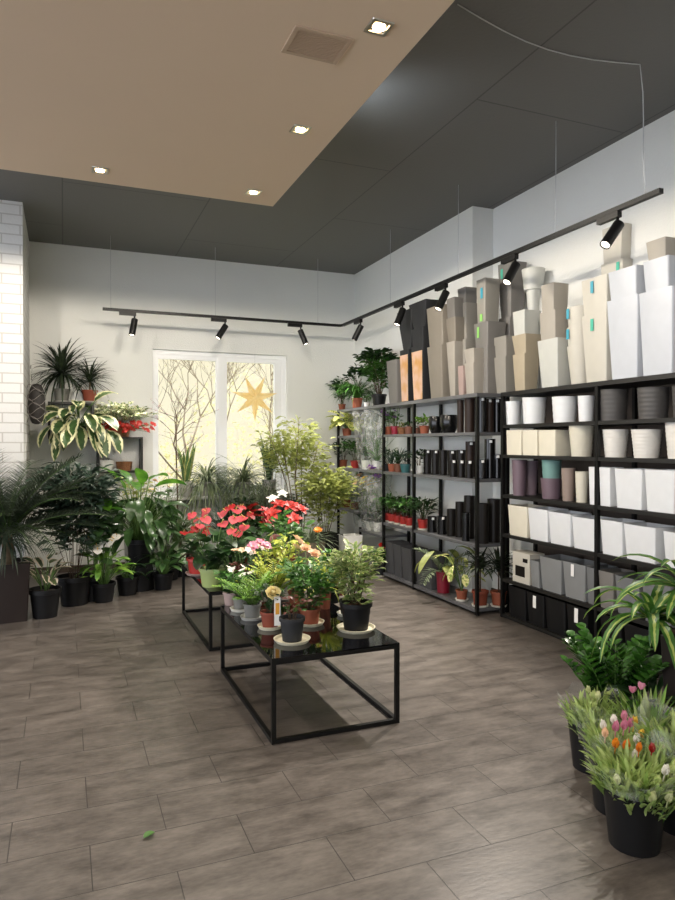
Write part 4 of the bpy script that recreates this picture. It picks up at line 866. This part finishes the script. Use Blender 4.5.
# plants below and on the window sill
G4 = 'plants at the window'
ZS = WZ0 - .0015
def sl(px, Y=7.79): return (xy(px, Y), Y, ZS)
plant('snake_plant', 'upright snake plant in a white pot before the left window sash', 'plant', sl(186, 7.75), PT(.08, .17, 'lightgrey_pot', taper=.9, rim=0), [straps(15, .46, .065, (72, 89), (-.1, .25), M['sans'], spread=.05, shape='lance')], G4)
plant('snake_plant', 'tall thin snake plant in a white pot before the right window sash', 'plant', sl(269, 7.75), PT(.085, .17, 'lightgrey_pot', taper=.9, rim=0), [straps(11, .58, .045, (74, 89), (-.1, .2), M['sansdark'], spread=.05, shape='lance')], G4)
plant('ponytail_plant', 'hanging grassy plant at the window between the snake plants', 'plant', sl(207), PT(.085, .16, 'lightgrey_pot'), [straps(200, .62, .014, (-10, 75), (1.5, 2.8), M['greygreen'], nseg=7)], G4)
plant('ponytail_plant', 'second hanging grassy plant right of the window mullion', 'plant', sl(243), PT(.085, .15, 'lightgrey_pot'), [straps(180, .58, .014, (-10, 80), (1.2, 2.6), M['greygreen'], nseg=7)], G4)
plant('asparagus_fern', 'wispy grey green plant under the tall snake plant', 'plant', (xy(262, 7.3), 7.3, 0), PT(.13, .42, 'lightgrey_pot', taper=.85), [bush(.62, .36, 1100, .09, .012, M['silver'], nb=12, shape='needle', droop=(.3, 1.5))], G4)
plant('dragon_tree', 'spiky dragon tree on the floor below the left window sash', 'plant', (xy(180, 7.25), 7.25, 0), PT(.12, .24, 'black_pot'), [straps(80, .5, .018, (15, 85), (.8, 1.9), M['greygreen'], trunk=.2)], G4)
plant('dragon_tree', 'spiky dragon tree below the window mullion', 'plant', (xy(222, 7.1), 7.1, 0), PT(.12, .24, 'black_pot'), [straps(80, .46, .018, (15, 85), (.8, 1.9), M['bluegreen'], trunk=.22)], G4)
plant('croton', 'mottled leafy plant below the right window sash', 'plant', (xy(246, 7.2), 7.2, 0), PT(.12, .26, 'black_pot'), [bush(.6, .26, 360, .1, .045, M['dark'], nb=9)], G4)
plant('hanging_ivy', 'blue green leafy plant at the right foot of the window', 'plant', (xy(290, 7.25), 7.25, 0), PT(.13, .4, 'black_pot'), [bush(.5, .22, 340, .06, .04, M['bluegreen'], nb=9, droop=(.5, 1.6))], G4)
plant('pale_grass', 'pinkish pale flowering stems left of the window sash', 'plant', (xy(160, 7.35), 7.35, 0), PT(.11, .3, 'lightgrey_pot'), [bush(.75, .22, 260, .07, .02, M['silver'], nb=10, droop=(.2, 1.2), shape='lance'), blossoms(10, .03, M['peach'], None, rad=.2, zr=(.6, .85), stem=M['stem_green'])], G4)
t = thing('twig_tree', 'thin dark twig tree with tiny pink buds before the left sash', 'plant', (xy(176.5, 7.55), 7.55, 0), 0, G4)
mb = MB(); vessel(mb, .09, .11, .22, depth=.05); autosmooth(mb.build('pot', M['black_pot'], t)); soil(t, .1, .18, M['soil']); mb = MB(); bb = MB()
random.seed(21); mb.tube([(0, 0, .17), (.01, 0, .8), (-.005, 0, 1.3), (.0, 0, 1.72)], .010, 7, .006)
for k in range(10):
    h = U(1.2, 1.75); az = R() * 6.28; e = U(.2, .8); pts, dd = arc((0, 0, h), sph(az, e), U(.25, .5), U(-.3, .4), 4); mb.tube(pts, .0035, 4, .0015)
    for q in pts[2:]:
        p2, _ = arc(q, sph(az + U(-1, 1), U(0, 1)), U(.08, .18), .2, 2); mb.tube(p2, .0018, 4, .001); leaf(bb, p2[-1], sph(R() * 6, .5), .02, .014, .3, 2); leaf(bb, q, sph(R() * 6, .5), .02, .014, .3, 2)
mb.m = 1; mb.add(bb.v, bb.f, None); mb.build('branches', [M['stem_brown'], M['pink']], t)
plant('weeping_fig', 'slender weeping fig with a tall bare stem beside the window', 'plant', (xy(300, 7.2), 7.2, 0), PT(.13, .28, 'black_pot'), [bush(1.55, .42, 850, .095, .042, M['olive'], nb=7, base=.62, top_heavy=.7, offx=-.06, droop=(.4, 1.4), stem_r=.008, stem_mat=M['trunk_tan'])], G4, rz=0)
plant('ficus_tree', 'dense yellow green ficus in a black square planter beside the shelving', 'plant', (xy(325, 6.85), 6.85, 0), PT(.15, .42, 'black_pot', None, .9, shape='square'), [bush(.86, .34, 1250, .08, .042, M['olive'], nb=12, base=.15, droop=(.3, 1.3))], G4, rz=.1)
plant('grass_palm', 'low grassy plant in a bronze square planter below the weeping fig', 'plant', (xy(310, 6.5), 6.5, 0), PT(.12, .4, 'bronze_planter', None, .92, shape='square'), [straps(70, .4, .014, (20, 85), (.8, 1.9), M['silver'])], G4, rz=.1)
t = thing('planter', 'white square planter standing before the end of the shelving', 'planter', (xy(350, 6.65), 6.65, 0)); mb = MB(); vessel(mb, .09, .105, .42, 'square', depth=.05); autosmooth(mb.build('body', M['white_pot'], t)); soil(t, .09, .378, M['soil'], 1, 'square')
plant('fern', 'red flowering fern in a dark teal pot at the foot of the shelving', 'plant', gp(379, 577, .05), PT(.075, .13, 'charcoal_pot', 'white_saucer', sr=.09), [bush(.16, .09, 90, .06, .035, M['mid'], nb=6), blossoms(2, .055, M['scarlet'], None, pts=[(.02, -.04, .2), (.05, .0, .19)], layers=3, n=7, cup=.5, stem=M['stem_green'])], None, rz=0)

# ------------------------------------------------------------------ wall cube shelves with plants
def cube_shelf(px0, px1, py0, py1, label):
    Y0 = 7.66; x0, x1 = xy(px0, Y0), xy(px1, Y0); z1, z0 = z_y((px0 + px1) / 2, py0, Y0), z_y((px0 + px1) / 2, py1, Y0); c = (x0 + x1) / 2; w = (x1 - x0) / 2; th = .02
    t = thing('wall_shelf', label, 'shelf', (c, D - .001, z0), 0, 'open black box shelves on the back wall'); d = D - .001 - Y0
    for n_, b_ in (('side_panel', (-w, -d, 0, -w + th, 0, z1 - z0)), ('side_panel', (w - th, -d, 0, w, 0, z1 - z0)), ('bottom_panel', (-w + th, -d, 0, w - th, 0, th)), ('top_panel', (-w + th, -d, z1 - z0 - th, w - th, 0, z1 - z0))): MB().box(*b_).build(n_, M['blackwood'], t, False)
    return c, z0 + th + .0005, z1 + .0005, w
c1, s1, t1, w1 = cube_shelf(48, 94, 402, 439, 'open black box shelf under the two dragon trees')
c2, s2, t2, w2 = cube_shelf(97, 143, 437, 473, 'open black box shelf under the red flowering plant')
plant('dragon_tree', 'large spiky dragon tree in a grey pot high on the wall shelf', 'plant', (xy(62, 7.77), 7.77, t1), PT(.083, .135, 'grey_pot', 'lightgrey_pot', sr=.085), [straps(125, .45, .022, (-25, 88), (.3, 1.6), M['dracaena'], trunk=.2, trunk_r=.014, trunk_mat=M['trunk_tan'])])
plant('dragon_tree', 'smaller spiky dragon tree in a terracotta pot on the wall shelf', 'plant', (xy(90, 7.77), 7.77, t1), PT(.08, .13, 'terracotta_dark', 'lightgrey_pot', sr=.08), [straps(80, .34, .016, (-15, 88), (.5, 1.7), M['dracaena'], trunk=.12, trunk_r=.01, trunk_mat=M['trunk_tan'])])
plant('small_houseplant', 'little plant in a white pot inside the higher box shelf', 'plant', (xy(58, 7.74), 7.74, s1), PT(.068, .13, 'white_pot', rim=0, taper=.9), [bush(.14, .07, 36, .06, .03, M['creamblotch'], nb=4)])
plant('rubber_plant', 'big leaved cream and green plant spilling out of the higher box shelf', 'plant', (xy(80, 7.70), 7.70, s1), PT(.075, .12, 'black_pot', rim=0), [
    lambda t, z, r: [
        (lambda mb, sb: ([(lambda p: (sb.tube(p[0], .005, 5), leaf(mb, p[0][-1], p[1], U(.26, .38), U(.1, .15), U(.7, 1.5), 6, .1, 'oval', U(-.5, .5))))(arc((U(-.03, .03), -.03, z + .02), Vector((U(-1, .9), U(-1.2, -.4), U(-.05, 1.1))).normalized(), U(.12, .34), U(.3, 1.2), 5)) for _ in range(34)], sb.build('stem', M['stem_green'], t), mb.build('foliage', M['creamedge'], t)))(MB(), MB())]], rz=0)
plant('christmas_cactus', 'spreading cream leaved plant with a skirt of red flowers on the lower box shelf', 'plant', (xy(120, 7.76), 7.76, t2), PT(.12, .12, 'wicker', rim=0, ay=.8), [bush(.26, .3, 300, .1, .055, M['creamblotch'], nb=11, base=.3), blossoms(44, .034, M['scarlet'], None, pts=[(U(-.33, .35), U(-.26, -.14) if k % 2 else U(-.2, 0), U(-.06, .06)) for k in range(44)], stem=M['stem_green'])], rz=0)
plant('small_houseplant', 'plain white pot plant inside the lower box shelf', 'plant', (xy(106, 7.74), 7.74, s2), PT(.08, .12, 'white_pot', rim=0, taper=.9), [bush(.06, .05, 14, .04, .02, M['silver'], nb=3)])
t = thing('basket', 'small round wicker basket inside the lower box shelf', 'basket', (xy(124, 7.74), 7.74, s2)); mb = MB(); vessel(mb, .075, .09, .1, ribs=6); mb.build('body', M['wicker'], t)
plant('small_houseplant', 'yellowish trailing plant hanging beneath the lower box shelf', 'plant', (xy(134, 7.45), 7.45, 0), PT(.11, .6, 'lightgrey_pot', taper=.85), [bush(.55, .2, 220, .07, .03, M['olive'], nb=8, droop=(.5, 1.5))], G4)
t = thing('wall_ornament', 'dark oval carved ornament with pale scroll lines at the brick pier edge', 'wall ornament', (-.328, 7.3, z_y(34, 404, 7.3)))
mb = MB(); rs = []
for k in range(13):
    a = -PI / 2 + PI * k / 12; q = max(.02, math.cos(a)) ** .45; z = (.2 * abs(math.sin(a)) ** 1.6) * (1 if a > 0 else -1)
    rs.append([(.085 + .08 * q * math.cos(th * PI / 12), .06 * q * math.sin(th * PI / 12), z) for th in range(24)])
mb.rings(rs); mb.build('body', M['carved'], t)
mb = MB()
for k in range(8):
    zc = -.16 + k * .045; mb.tube([(.085 + .0825 * math.cos(th), .0625 * math.sin(th), zc + .035 * math.sin(2.2 * th + k * 1.9)) for th in [-PI + q * PI / 12 for q in range(14)]], .0028, 4)
mb.build('scroll_line', M['ornament_line'], t)
# paper star in the window
t = thing('paper_star', 'yellow seven pointed paper star hanging in the right window sash', 'ornament', (xy(255, 7.86), 7.86, z_y(255, 398, 7.86)), 0)
mb = MB(); np_ = 7; pts = []
for k in range(2 * np_):
    a = -PI / 2 + k * PI / np_; r = (.285 if k % 2 == 0 else .095); pts.append((r * math.cos(a), 0, r * math.sin(a)))
n = len(pts); vs = [(0, -.04, 0), (0, .03, 0)] + pts
mb.add(vs, [(0, 2 + (k + 1) % n, 2 + k) for k in range(n)] + [(1, 2 + k, 2 + (k + 1) % n) for k in range(n)]); mb.build('star_body', M['star_paper'], t, False)
mb = MB(); mb.tube([(0, 0, .285), (0, 0, .56)], .0015, 4); mb.build('hanging_thread', M['wire'], t)
# ------------------------------------------------------------------ plants on the far shelving
G5 = 'small plants on the far shelving'
def sp(px, X, z): return (X, yx(px, X), z + .0005)
def px2m(n, px, X): return n * zc_x(px, X) / FP
ZT2 = LA[4]
Xa = AX0 + .12
plant('jade_plant', 'small upright succulent in a terracotta pot at the far end of the shelf top', 'plant', sp(342, Xa, ZT2), PT(.045, .08, 'terracotta'), [bush(.36, .16, 240, .07, .036, M['dark'], nb=9, base=.2)], G5)
plant('mistletoe_cactus', 'shaggy trailing plant in a terracotta pot on the shelf top', 'plant', sp(357, Xa, ZT2), PT(.064, .125, 'terracotta'), [straps(170, .42, .013, (40, 88), (1.2, 2.6), M['mid'], nseg=7), bush(.42, .12, 130, .07, .05, M['dark'], nb=5, base=.75)], G5)
plant('schefflera', 'bushy leafy plant in a black pot beside the slim grey planter on the shelf top', 'plant', sp(379, Xa, ZT2), PT(.082, .13, 'black_pot'), [bush(.5, .2, 520, .07, .04, M['mid'], nb=10, base=.15, droop=(.5, 1.5)), bush(.57, .24, 220, .08, .055, M['dark'], nb=9, base=.78)], G5)
plant('small_houseplant', 'tiny plant in a white pot between the terracotta and black pots on the shelf top', 'plant', sp(366.5, AX0 + .06, ZT2), PT(.03, .05, 'white_pot'), [bush(.09, .04, 24, .035, .02, M['mid'], nb=3)], G5)
plant('caladium', 'bright yellow green leafed plant at the far end of the upper shelf', 'plant', sp(347, AX0 + .1, A1), PT(.06, .09, 'terracotta'), [broad(30, .17, 1.1, .2, .12, M['paleblotch'], leaf_el=(-30, 45)), ], G5)
plant('zamia', 'dark green plant in a terracotta pot at the far end of the second shelf', 'plant', sp(343, AX0 + .1, A2), PT(.055, .09, 'terracotta'), [bush(.26, .17, 90, .08, .035, M['dark'], nb=6, base=.2)], G5)
plant('ivy_plant', 'green plant in a red pot second from the far end of the second shelf', 'plant', sp(355, AX0 + .12, A2), PT(.055, .09, 'red_pot'), [bush(.27, .16, 100, .08, .035, M['mid'], nb=6, base=.2)], G5)
plant('boston_fern', 'upright bright green fern in a terracotta pot low at the far shelf end', 'plant', sp(346, AX0 + .12, .62), PT(.06, .09, 'terracotta'), [fronds(13, .42, 16, .06, .016, M['fresh'], (55, 88), (.2, .9), shape='lance')], G5)
plant('boston_fern', 'darker fern in a terracotta pot beside the upright fern', 'plant', sp(355, AX0 + .1, .62), PT(.055, .085, 'terracotta'), [fronds(12, .3, 14, .05, .015, M['mid'], (45, 88), (.3, 1.1), shape='lance')], G5)

def orchid(px, X, z, label, h, cols, fh, leafm='dark'):
    t = plant('wrapped_orchid', label, 'plant', sp(px, X, z), PT(.055, .1, 'white_pot', rim=0), [straps(9, .22, .05, (20, 80), (.5, 1.2), M[leafm], shape='lance'), straps(12, .4, .012, (60, 88), (.1, .6), M['mid'])] +
              [blossoms(6, .05, M[c], M['spadix'], rad=.09, zr=fh, stem=M['stem_green']) for c in cols], None)
    mb = MB(); rs = []
    for q in range(9):
        f = q / 8; rs.append([((.075 + .075 * f ** .7) * (1 + .07 * math.sin(k * 2.6 + q * .7)) * math.cos(2 * PI * k / 28), (.075 + .075 * f ** .7) * (1 + .07 * math.sin(k * 2.6 + q * .7)) * math.sin(2 * PI * k / 28), .002 + h * f + (.012 * math.sin(k * 1.9) if q == 8 else 0)) for k in range(28)])
    mb.rings(rs, False, False); mb.build('cellophane_wrap', M['film'], t); return t
orchid(366, AX0 + .13, A2, 'pale flowering plant in a tall clear wrap at the far side of the second shelf', .66, ['white_petal'], (.38, .6))
orchid(377, AX0 + .13, A2, 'tall clear wrapped plant beside the middle post on the second shelf', .66, ['white_petal'], (.35, .6), 'mid')
orchid(362, AX0 + .12, .43, 'blush orchid in a clear wrap on the low shelf', .58, ['peach', 'white_petal'], (.4, .52))
orchid(370, AX0 + .08, .43, 'orchid with a yellow flower stem in a clear wrap on the low shelf', .58, ['yellow', 'lime_petal'], (.35, .5))
orchid(378, AX0 + .12, .43, 'orchid with violet flowers at the top of a clear wrap on the low shelf', .62, ['violet', 'white_petal'], (.5, .62))
for px, X, z, m_, r, h, k, l in [
    (388, AX0 + .08, A1, 'terracotta', .05, .085, [bush(.2, .08, 60, .05, .025, M['dark'], nb=5), blossoms(6, .035, M['violet'], None, rad=.08, zr=(.1, .24), stem=M['stem_green'])], 'purple flowering plant just past the middle post on the upper shelf'),
    (395, AX0 + .08, A1, 'crimson_pot', .045, .085, [bush(.18, .07, 50, .05, .025, M['mid'], nb=4), blossoms(5, .035, M['violet'], None, rad=.07, zr=(.1, .24), stem=M['stem_green'])], 'purple flowering plant in a dark red pot on the upper shelf'),
    (402, AX0 + .09, A1, 'wicker', .05, .07, [bush(.07, .05, 40, .03, .02, M['olive'], nb=5)], 'low olive plant in a woven pot on the upper shelf'),
    (409, AX0 + .09, A1, 'brownpot', .045, .075, [bush(.07, .05, 36, .03, .02, M['mid'], nb=4)], 'low plant in a brown pot before the second post'),
    (418, AX0 + .09, A1, 'brownpot', .035, .06, [bush(.1, .05, 30, .04, .02, M['mid'], nb=4)], 'tiny plant in a brown pot just past the second post'),
    (424.5, AX0 + .08, A1, 'terracotta', .05, .075, [bush(.11, .08, 60, .05, .028, M['fresh'], nb=5)], 'leafy green plant in a terracotta pot beside the black bowl vases'),
    (387, AX0 + .1, A2, 'charcoal_pot', .04, .075, [bush(.22, .08, 60, .06, .02, M['dark'], nb=5)], 'dark leafy plant right of the middle post on the second shelf'),
    (392, AX0 + .07, A2, 'terracotta', .042, .08, [straps(24, .2, .012, (45, 88), (.2, 1.), M['bluegreen'])], 'spiky plant in a terracotta pot on the second shelf'),
    (398, AX0 + .08, A2, 'brownpot', .042, .085, [straps(24, .2, .014, (45, 88), (.2, 1.), M['dark'])], 'spiky plant in a brown pot on the second shelf'),
    (405.5, AX0 + .08, A2, 'teal_pot', .055, .085, [bush(.16, .09, 70, .05, .025, M['bluegreen'], nb=5)], 'plant in a teal pot before the second post'),
    (419, AX0 + .09, A2, 'white_pot', .045, .08, [bush(.18, .07, 60, .05, .022, M['dark'], nb=5)], 'dark plant in a white pot beside the tall black vases'),
]:
    plant('small_houseplant', l, 'plant', sp(px, X, z), PT(r, h, m_), k, G5)
for i, (px, l) in enumerate([(387, 'first'), (392.5, 'second'), (398, 'third'), (404, 'fourth'), (410, 'fifth')]):
    plant('zamioculcas_seedling', f'{l} of the five red potted plants in the row on the third shelf', 'plant', sp(px, AX0 + .07, A3), PT(.047, .085, 'red_pot', 'white_saucer', sr=.052),
          [bush(.22, .12, 85, .07, .03, M[['mid', 'dark', 'mid', 'dark', 'mid'][i]], nb=6, droop=(.3, 1.2))], G5)
plant('moth_orchid', 'leggy orchid with pale roots behind the red pots on the third shelf', 'plant', sp(397, AX0 + .23, A3), PT(.05, .09, 'terracotta'), [straps(12, .36, .035, (15, 70), (.5, 1.3), M['silver'], shape='lance'), straps(6, .42, .008, (50, 85), (.2, .8), M['greygreen'])], G5)
plant('cast_iron_plant', 'leafy plant in a red pot with a white saucer beside the low black pots', 'plant', sp(423, AX0 + .08, A3), PT(.05, .095, 'red_pot', 'white_saucer', sr=.055), [bush(.26, .15, 110, .09, .03, M['dark'], nb=7, shape='lance'), straps(7, .3, .012, (40, 80), (.1, .6), M['greygreen'])], G5)
plant('alocasia', 'tall crimson pot with arching pale leaves on the bottom shelf', 'plant', sp(443.5, AX0 + .09, A4), PT(.065, .19, 'crimson_pot', None, .85, rim=0), [broad(7, .3, 1.2, .26, .07, M['olive'], leaf_el=(-20, 20), droop=(.8, 1.6)), fronds(5, .42, 14, .08, .02, M['silver'], (35, 70), (1., 1.8), shape='lance')], G5)
plant('dieffenbachia', 'variegated yellow green plant in a terracotta pot on the bottom shelf', 'plant', sp(462, AX0 + .07, A4), PT(.05, .085, 'terracotta', 'white_saucer', sr=.058), [broad(13, .32, .9, .14, .055, M['paleblotch'], leaf_el=(-50, 30), droop=(.5, 1.2), trunk=.05)], G5)
plant('dragon_tree', 'dark slender leaved tree in a brown pot at the bottom shelf near end', 'plant', sp(480.5, AX0 + .1, A4), PT(.066, .125, 'terracotta_dark', 'white_saucer', sr=.072), [straps(50, .24, .022, (0, 85), (.5, 1.6), M['dracaena'], trunk=.22, trunk_r=.007)], G5)
plant('dragon_tree', 'dark tree in a terracotta pot deep inside the near end of the bottom shelf', 'plant', sp(499, AX0 + .24, A4), PT(.064, .12, 'terracotta', 'white_saucer', sr=.07), [straps(50, .24, .022, (0, 85), (.5, 1.6), M['dracaena'], trunk=.2, trunk_r=.007)], G5)

# ------------------------------------------------------------------ foreground right: buckets of tulips, glossy plant, striped dragon tree
def bucket(x, y, label, r=.105, h=.2):
    t = thing('flower_bucket', label, 'bucket', (x, y, 0), 0, 'black flower buckets'); mb = MB(); vessel(mb, r * .8, r, h, wall=.004, depth=h - .012, rim=.008); autosmooth(mb.build('body', M['black_pot'], t)); return (x, y, .014)
def bouquet(loc, label, heads, h=.33, n=80, rad=.13, wrap=True, lean=(0, 0), leafm='tulipleaf', cab=0):
    t = thing('tulip_bouquet', label, 'bouquet', loc, 0, 'tulip bouquets in the buckets'); mb = MB(); sb = MB()
    for i in range(n):
        az = i * 2.4; q = math.sqrt((i + .5) / n); x, y = q * math.cos(az), q * math.sin(az)
        top = Vector((x * rad + lean[0] + U(-.01, .01), y * rad + lean[1] + U(-.01, .01), h * U(.62, .9))); bot = Vector((x * .05, y * .05, .006))
        if i % 2 == 0: sb.tube([bot, bot.lerp(top, .5) + Vector((0, 0, .01)), top], .0028, 4)
        for k in range(4):
            p = bot.lerp(top, U(.6, 1.)); d = (top - bot).normalized() * .9 + Vector((x, y, 0)) * .3 + Vector((U(-.35, .35), U(-.35, .35), U(0, .5)))
            leaf(mb, p, d, U(.05, .1), U(.010, .018), U(.1, 1.), 4, .2, 'lance', U(-.5, .5), U(-.5, .5))
    sb.build('stem', M['stem_green'], t); mb.build('foliage', M[leafm], t)
    for (hx, hy, hz, c, s) in heads:
        bm_ = MB(); c0 = Vector((hx + lean[0], hy + lean[1], hz)); d = Vector((hx * 1.2, hy * 1.2 - .1, 1)).normalized()
        petals(bm_, c0, d, 3, s, s * .62, 1.12, 'oval', -.75); petals(bm_, c0, d, 3, s * .97, s * .6, 1.2, 'oval', -.75, 1.05)
        bm_.tube([c0 - d * s * .5, c0 + d * s * .1], .0028, 4)
        bm_.build('tulip', M[c], t)
    if wrap:
        w = MB(); rs = []
        for q in range(7):
            f = q / 6; rr = .062 + (rad + .045 - .062) * f ** 1.2
            rs.append([((rr * (1 + .05 * math.sin(k * 2.3 + q))) * math.cos(2 * PI * k / 26) + lean[0] * f, (rr * (1 + .05 * math.sin(k * 2.3 + q))) * math.sin(2 * PI * k / 26) + lean[1] * f,   .1 + (h * .98 - .1 + (.03 * math.sin(k * 1.4) if q == 6 else 0)) * f) for k in range(26)])
        w.rings(rs, False, False); w.build('cellophane_wrap', M['film_thin'], t)
    return t
def hs(n, rad, z0, z1, cols, s=.042): return [(U(-rad, rad), U(-rad, rad), U(z0, z1), cols[i % len(cols)], s * U(.8, 1.1)) for i in range(n)]
random.seed(33)
b1 = bucket(2.12, 2.28, 'black bucket farthest back in the foreground flower group'); b2 = bucket(1.965, 1.985, 'black bucket holding the pink and orange tulips')
b3 = bucket(1.845, 1.785, 'black bucket nearest the camera in front of the flowers'); b4 = bucket(2.09, 1.80, 'black bucket at the picture edge right of the nearest one')
bouquet(b1, 'pale green closed tulips in the bucket farthest back', hs(7, .09, .24, .29, ['lime_petal', 'tulip_bud']), .29, 80, .11, lean=(-.01, -.02))
bouquet(b2, 'bouquet with a cluster of pink and orange tulips', [(-.09, -.07, .265, 'orange', .044), (-.06, -.09, .26, 'orange', .046), (-.02, -.1, .285, 'white_petal', .044), (.01, -.09, .29, 'yellow', .042), (-.1, -.03, .29, 'peach', .042), (-.06, -.04, .31, 'pink', .044), (-.03, -.05, .315, 'pink', .044), (.0, -.05, .32, 'pink', .042), (-.04, -.01, .325, 'white_petal', .042), (.03, -.04, .315, 'yellow', .042), (-.08, .0, .305, 'white_petal', .042), (.01, -.01, .33, 'pink', .042)], .30, 90, .115, lean=(0, -.01))
bouquet(b3, 'largest tulip bouquet with creamy buds in the nearest bucket', hs(14, .12, .2, .29, ['tulip_bud', 'lime_petal', 'white_petal']) + [(.09, .02, .28, 'scarlet', .04), (.05, .04, .28, 'orange', .036), (-.06, -.12, .2, 'tulip_bud', .045), (.0, -.13, .195, 'tulip_bud', .045), (.06, -.11, .2, 'tulip_bud', .045)], .29, 190, .135, lean=(.01, 0))
bouquet(b4, 'tulip bouquet in the bucket at the picture edge', hs(8, .1, .25, .34, ['tulip_bud', 'lime_petal', 'pink']), .38, 70, .14)
plant('potted_tulips', 'upright green tulips standing behind the largest bouquet', 'plant', (2.2, 2.06, 0), PT(.1, .2, 'black_pot', rim=.006), [straps(60, .22, .026, (55, 88), (.1, .8), M['tulipleaf'], spread=.08, shape='lance'), straps(30, .22, .026, (65, 88), (.1, .5), M['fresh'], spread=.08, shape='lance'), blossoms(2, .035, M['pink'], None, pts=[(.05, -.06, .2), (.08, -.05, .18)], cup=1.1, stem=M['stem_green'])])
plant('zz_plant', 'dark glossy plant with upright feathered stems behind the tulip buckets', 'plant', (2.39, 2.43, 0), PT(.13, .15, 'black_pot'), [fronds(24, .37, 9, .078, .046, M['zz'], (58, 89), (.1, .6), shape='oval', ang=.75, leaf_droop=.25, rach=.005, spread=.05, nseg=4, start=.2)], rz=.4)
plant('dragon_tree', 'striped yellow green leafed dragon tree in a tall planter at the picture edge', 'plant', (2.58, 2.05, 0), PT(.16, .56, 'brown_planter', None, .85, shape='square'), [straps(30, .37, .045, (0, 75), (1.3, 2.5), M['striped'], trunk=.12, trunk_r=.012, nseg=9, heads=[(-.22, .14, .64), (-.07, .1, .76)])], rz=0)
plant('cast_iron_plant', 'dark low leafy plant in the shade between the glossy plant and the tall planter', 'plant', (2.36, 2.2, 0), PT(.11, .2, 'black_pot'), [broad(36, .14, .9, .18, .035, M['dark'], leaf_el=(-10, 60), droop=(.5, 1.4))])
# fallen leaf
mb = MB(); x, y, _ = ground(148, 839); leaf(mb, (x - .02, y - .012, .006), (.8, .5, .08), .05, .03, .25, 5, .22, 'oval')
tag(mb.build('fallen_leaf', M['mid']), 'single fallen green leaf lying on the open floor', 'leaf')

# ------------------------------------------------------------------ daylight and camera
w = bpy.data.worlds.new('daylight'); SC.world = w; w.use_nodes = True; nt = w.node_tree; N, L = nt.nodes, nt.links; bg = N['Background']
tc = N.new('ShaderNodeTexCoord'); s = N.new('ShaderNodeSeparateXYZ'); L.new(tc.outputs['Generated'], s.inputs[0])
mr = N.new('ShaderNodeMapRange'); mr.inputs[1].default_value = .25; mr.inputs[2].default_value = .8; L.new(s.outputs['Y'], mr.inputs[0])
mx = N.new('ShaderNodeMix'); mx.data_type = 'RGBA'; mx.inputs[6].default_value = (4.5, 4.75, 5.25, 1); mx.inputs[7].default_value = (1.45, 1.32, 1.0, 1); L.new(mr.outputs[0], mx.inputs[0])
L.new(mx.outputs[2], bg.inputs['Color']); bg.inputs['Strength'].default_value = WORLD
li = bpy.data.lights.new('ceiling_glow_lamp', 'SPOT'); li.energy = 9; li.spot_size = math.radians(120); li.spot_blend = 1; li.color = (.8, .9, 1); li.shadow_soft_size = .15  # unseen lamp added to make the cool glow on the dark ceiling
lo = bpy.data.objects.new('ceiling_glow_lamp', li); COL.objects.link(lo); lo.location = (1.56, 3.75, 3.27); lo.rotation_euler = Vector((.75, .1, .65)).to_track_quat('-Z', 'Y').to_euler()
cam = bpy.data.cameras.new('camera'); cam.sensor_width = 36; cam.sensor_fit = 'AUTO'; cam.lens = FP / 900 * 36; cam.clip_start = .05; cam.clip_end = 200
co = bpy.data.objects.new('camera', cam); COL.objects.link(co); co.location = (0, 0, EYE)
co.rotation_euler = (math.radians(90 - math.degrees(math.atan(6.5 / FP))), 0, -YAW); SC.camera = co
vs = SC.view_settings; vs.view_transform = 'Standard'; vs.look = 'None'; vs.gamma = 1; vs.use_curve_mapping = False; vs.exposure = EXPO
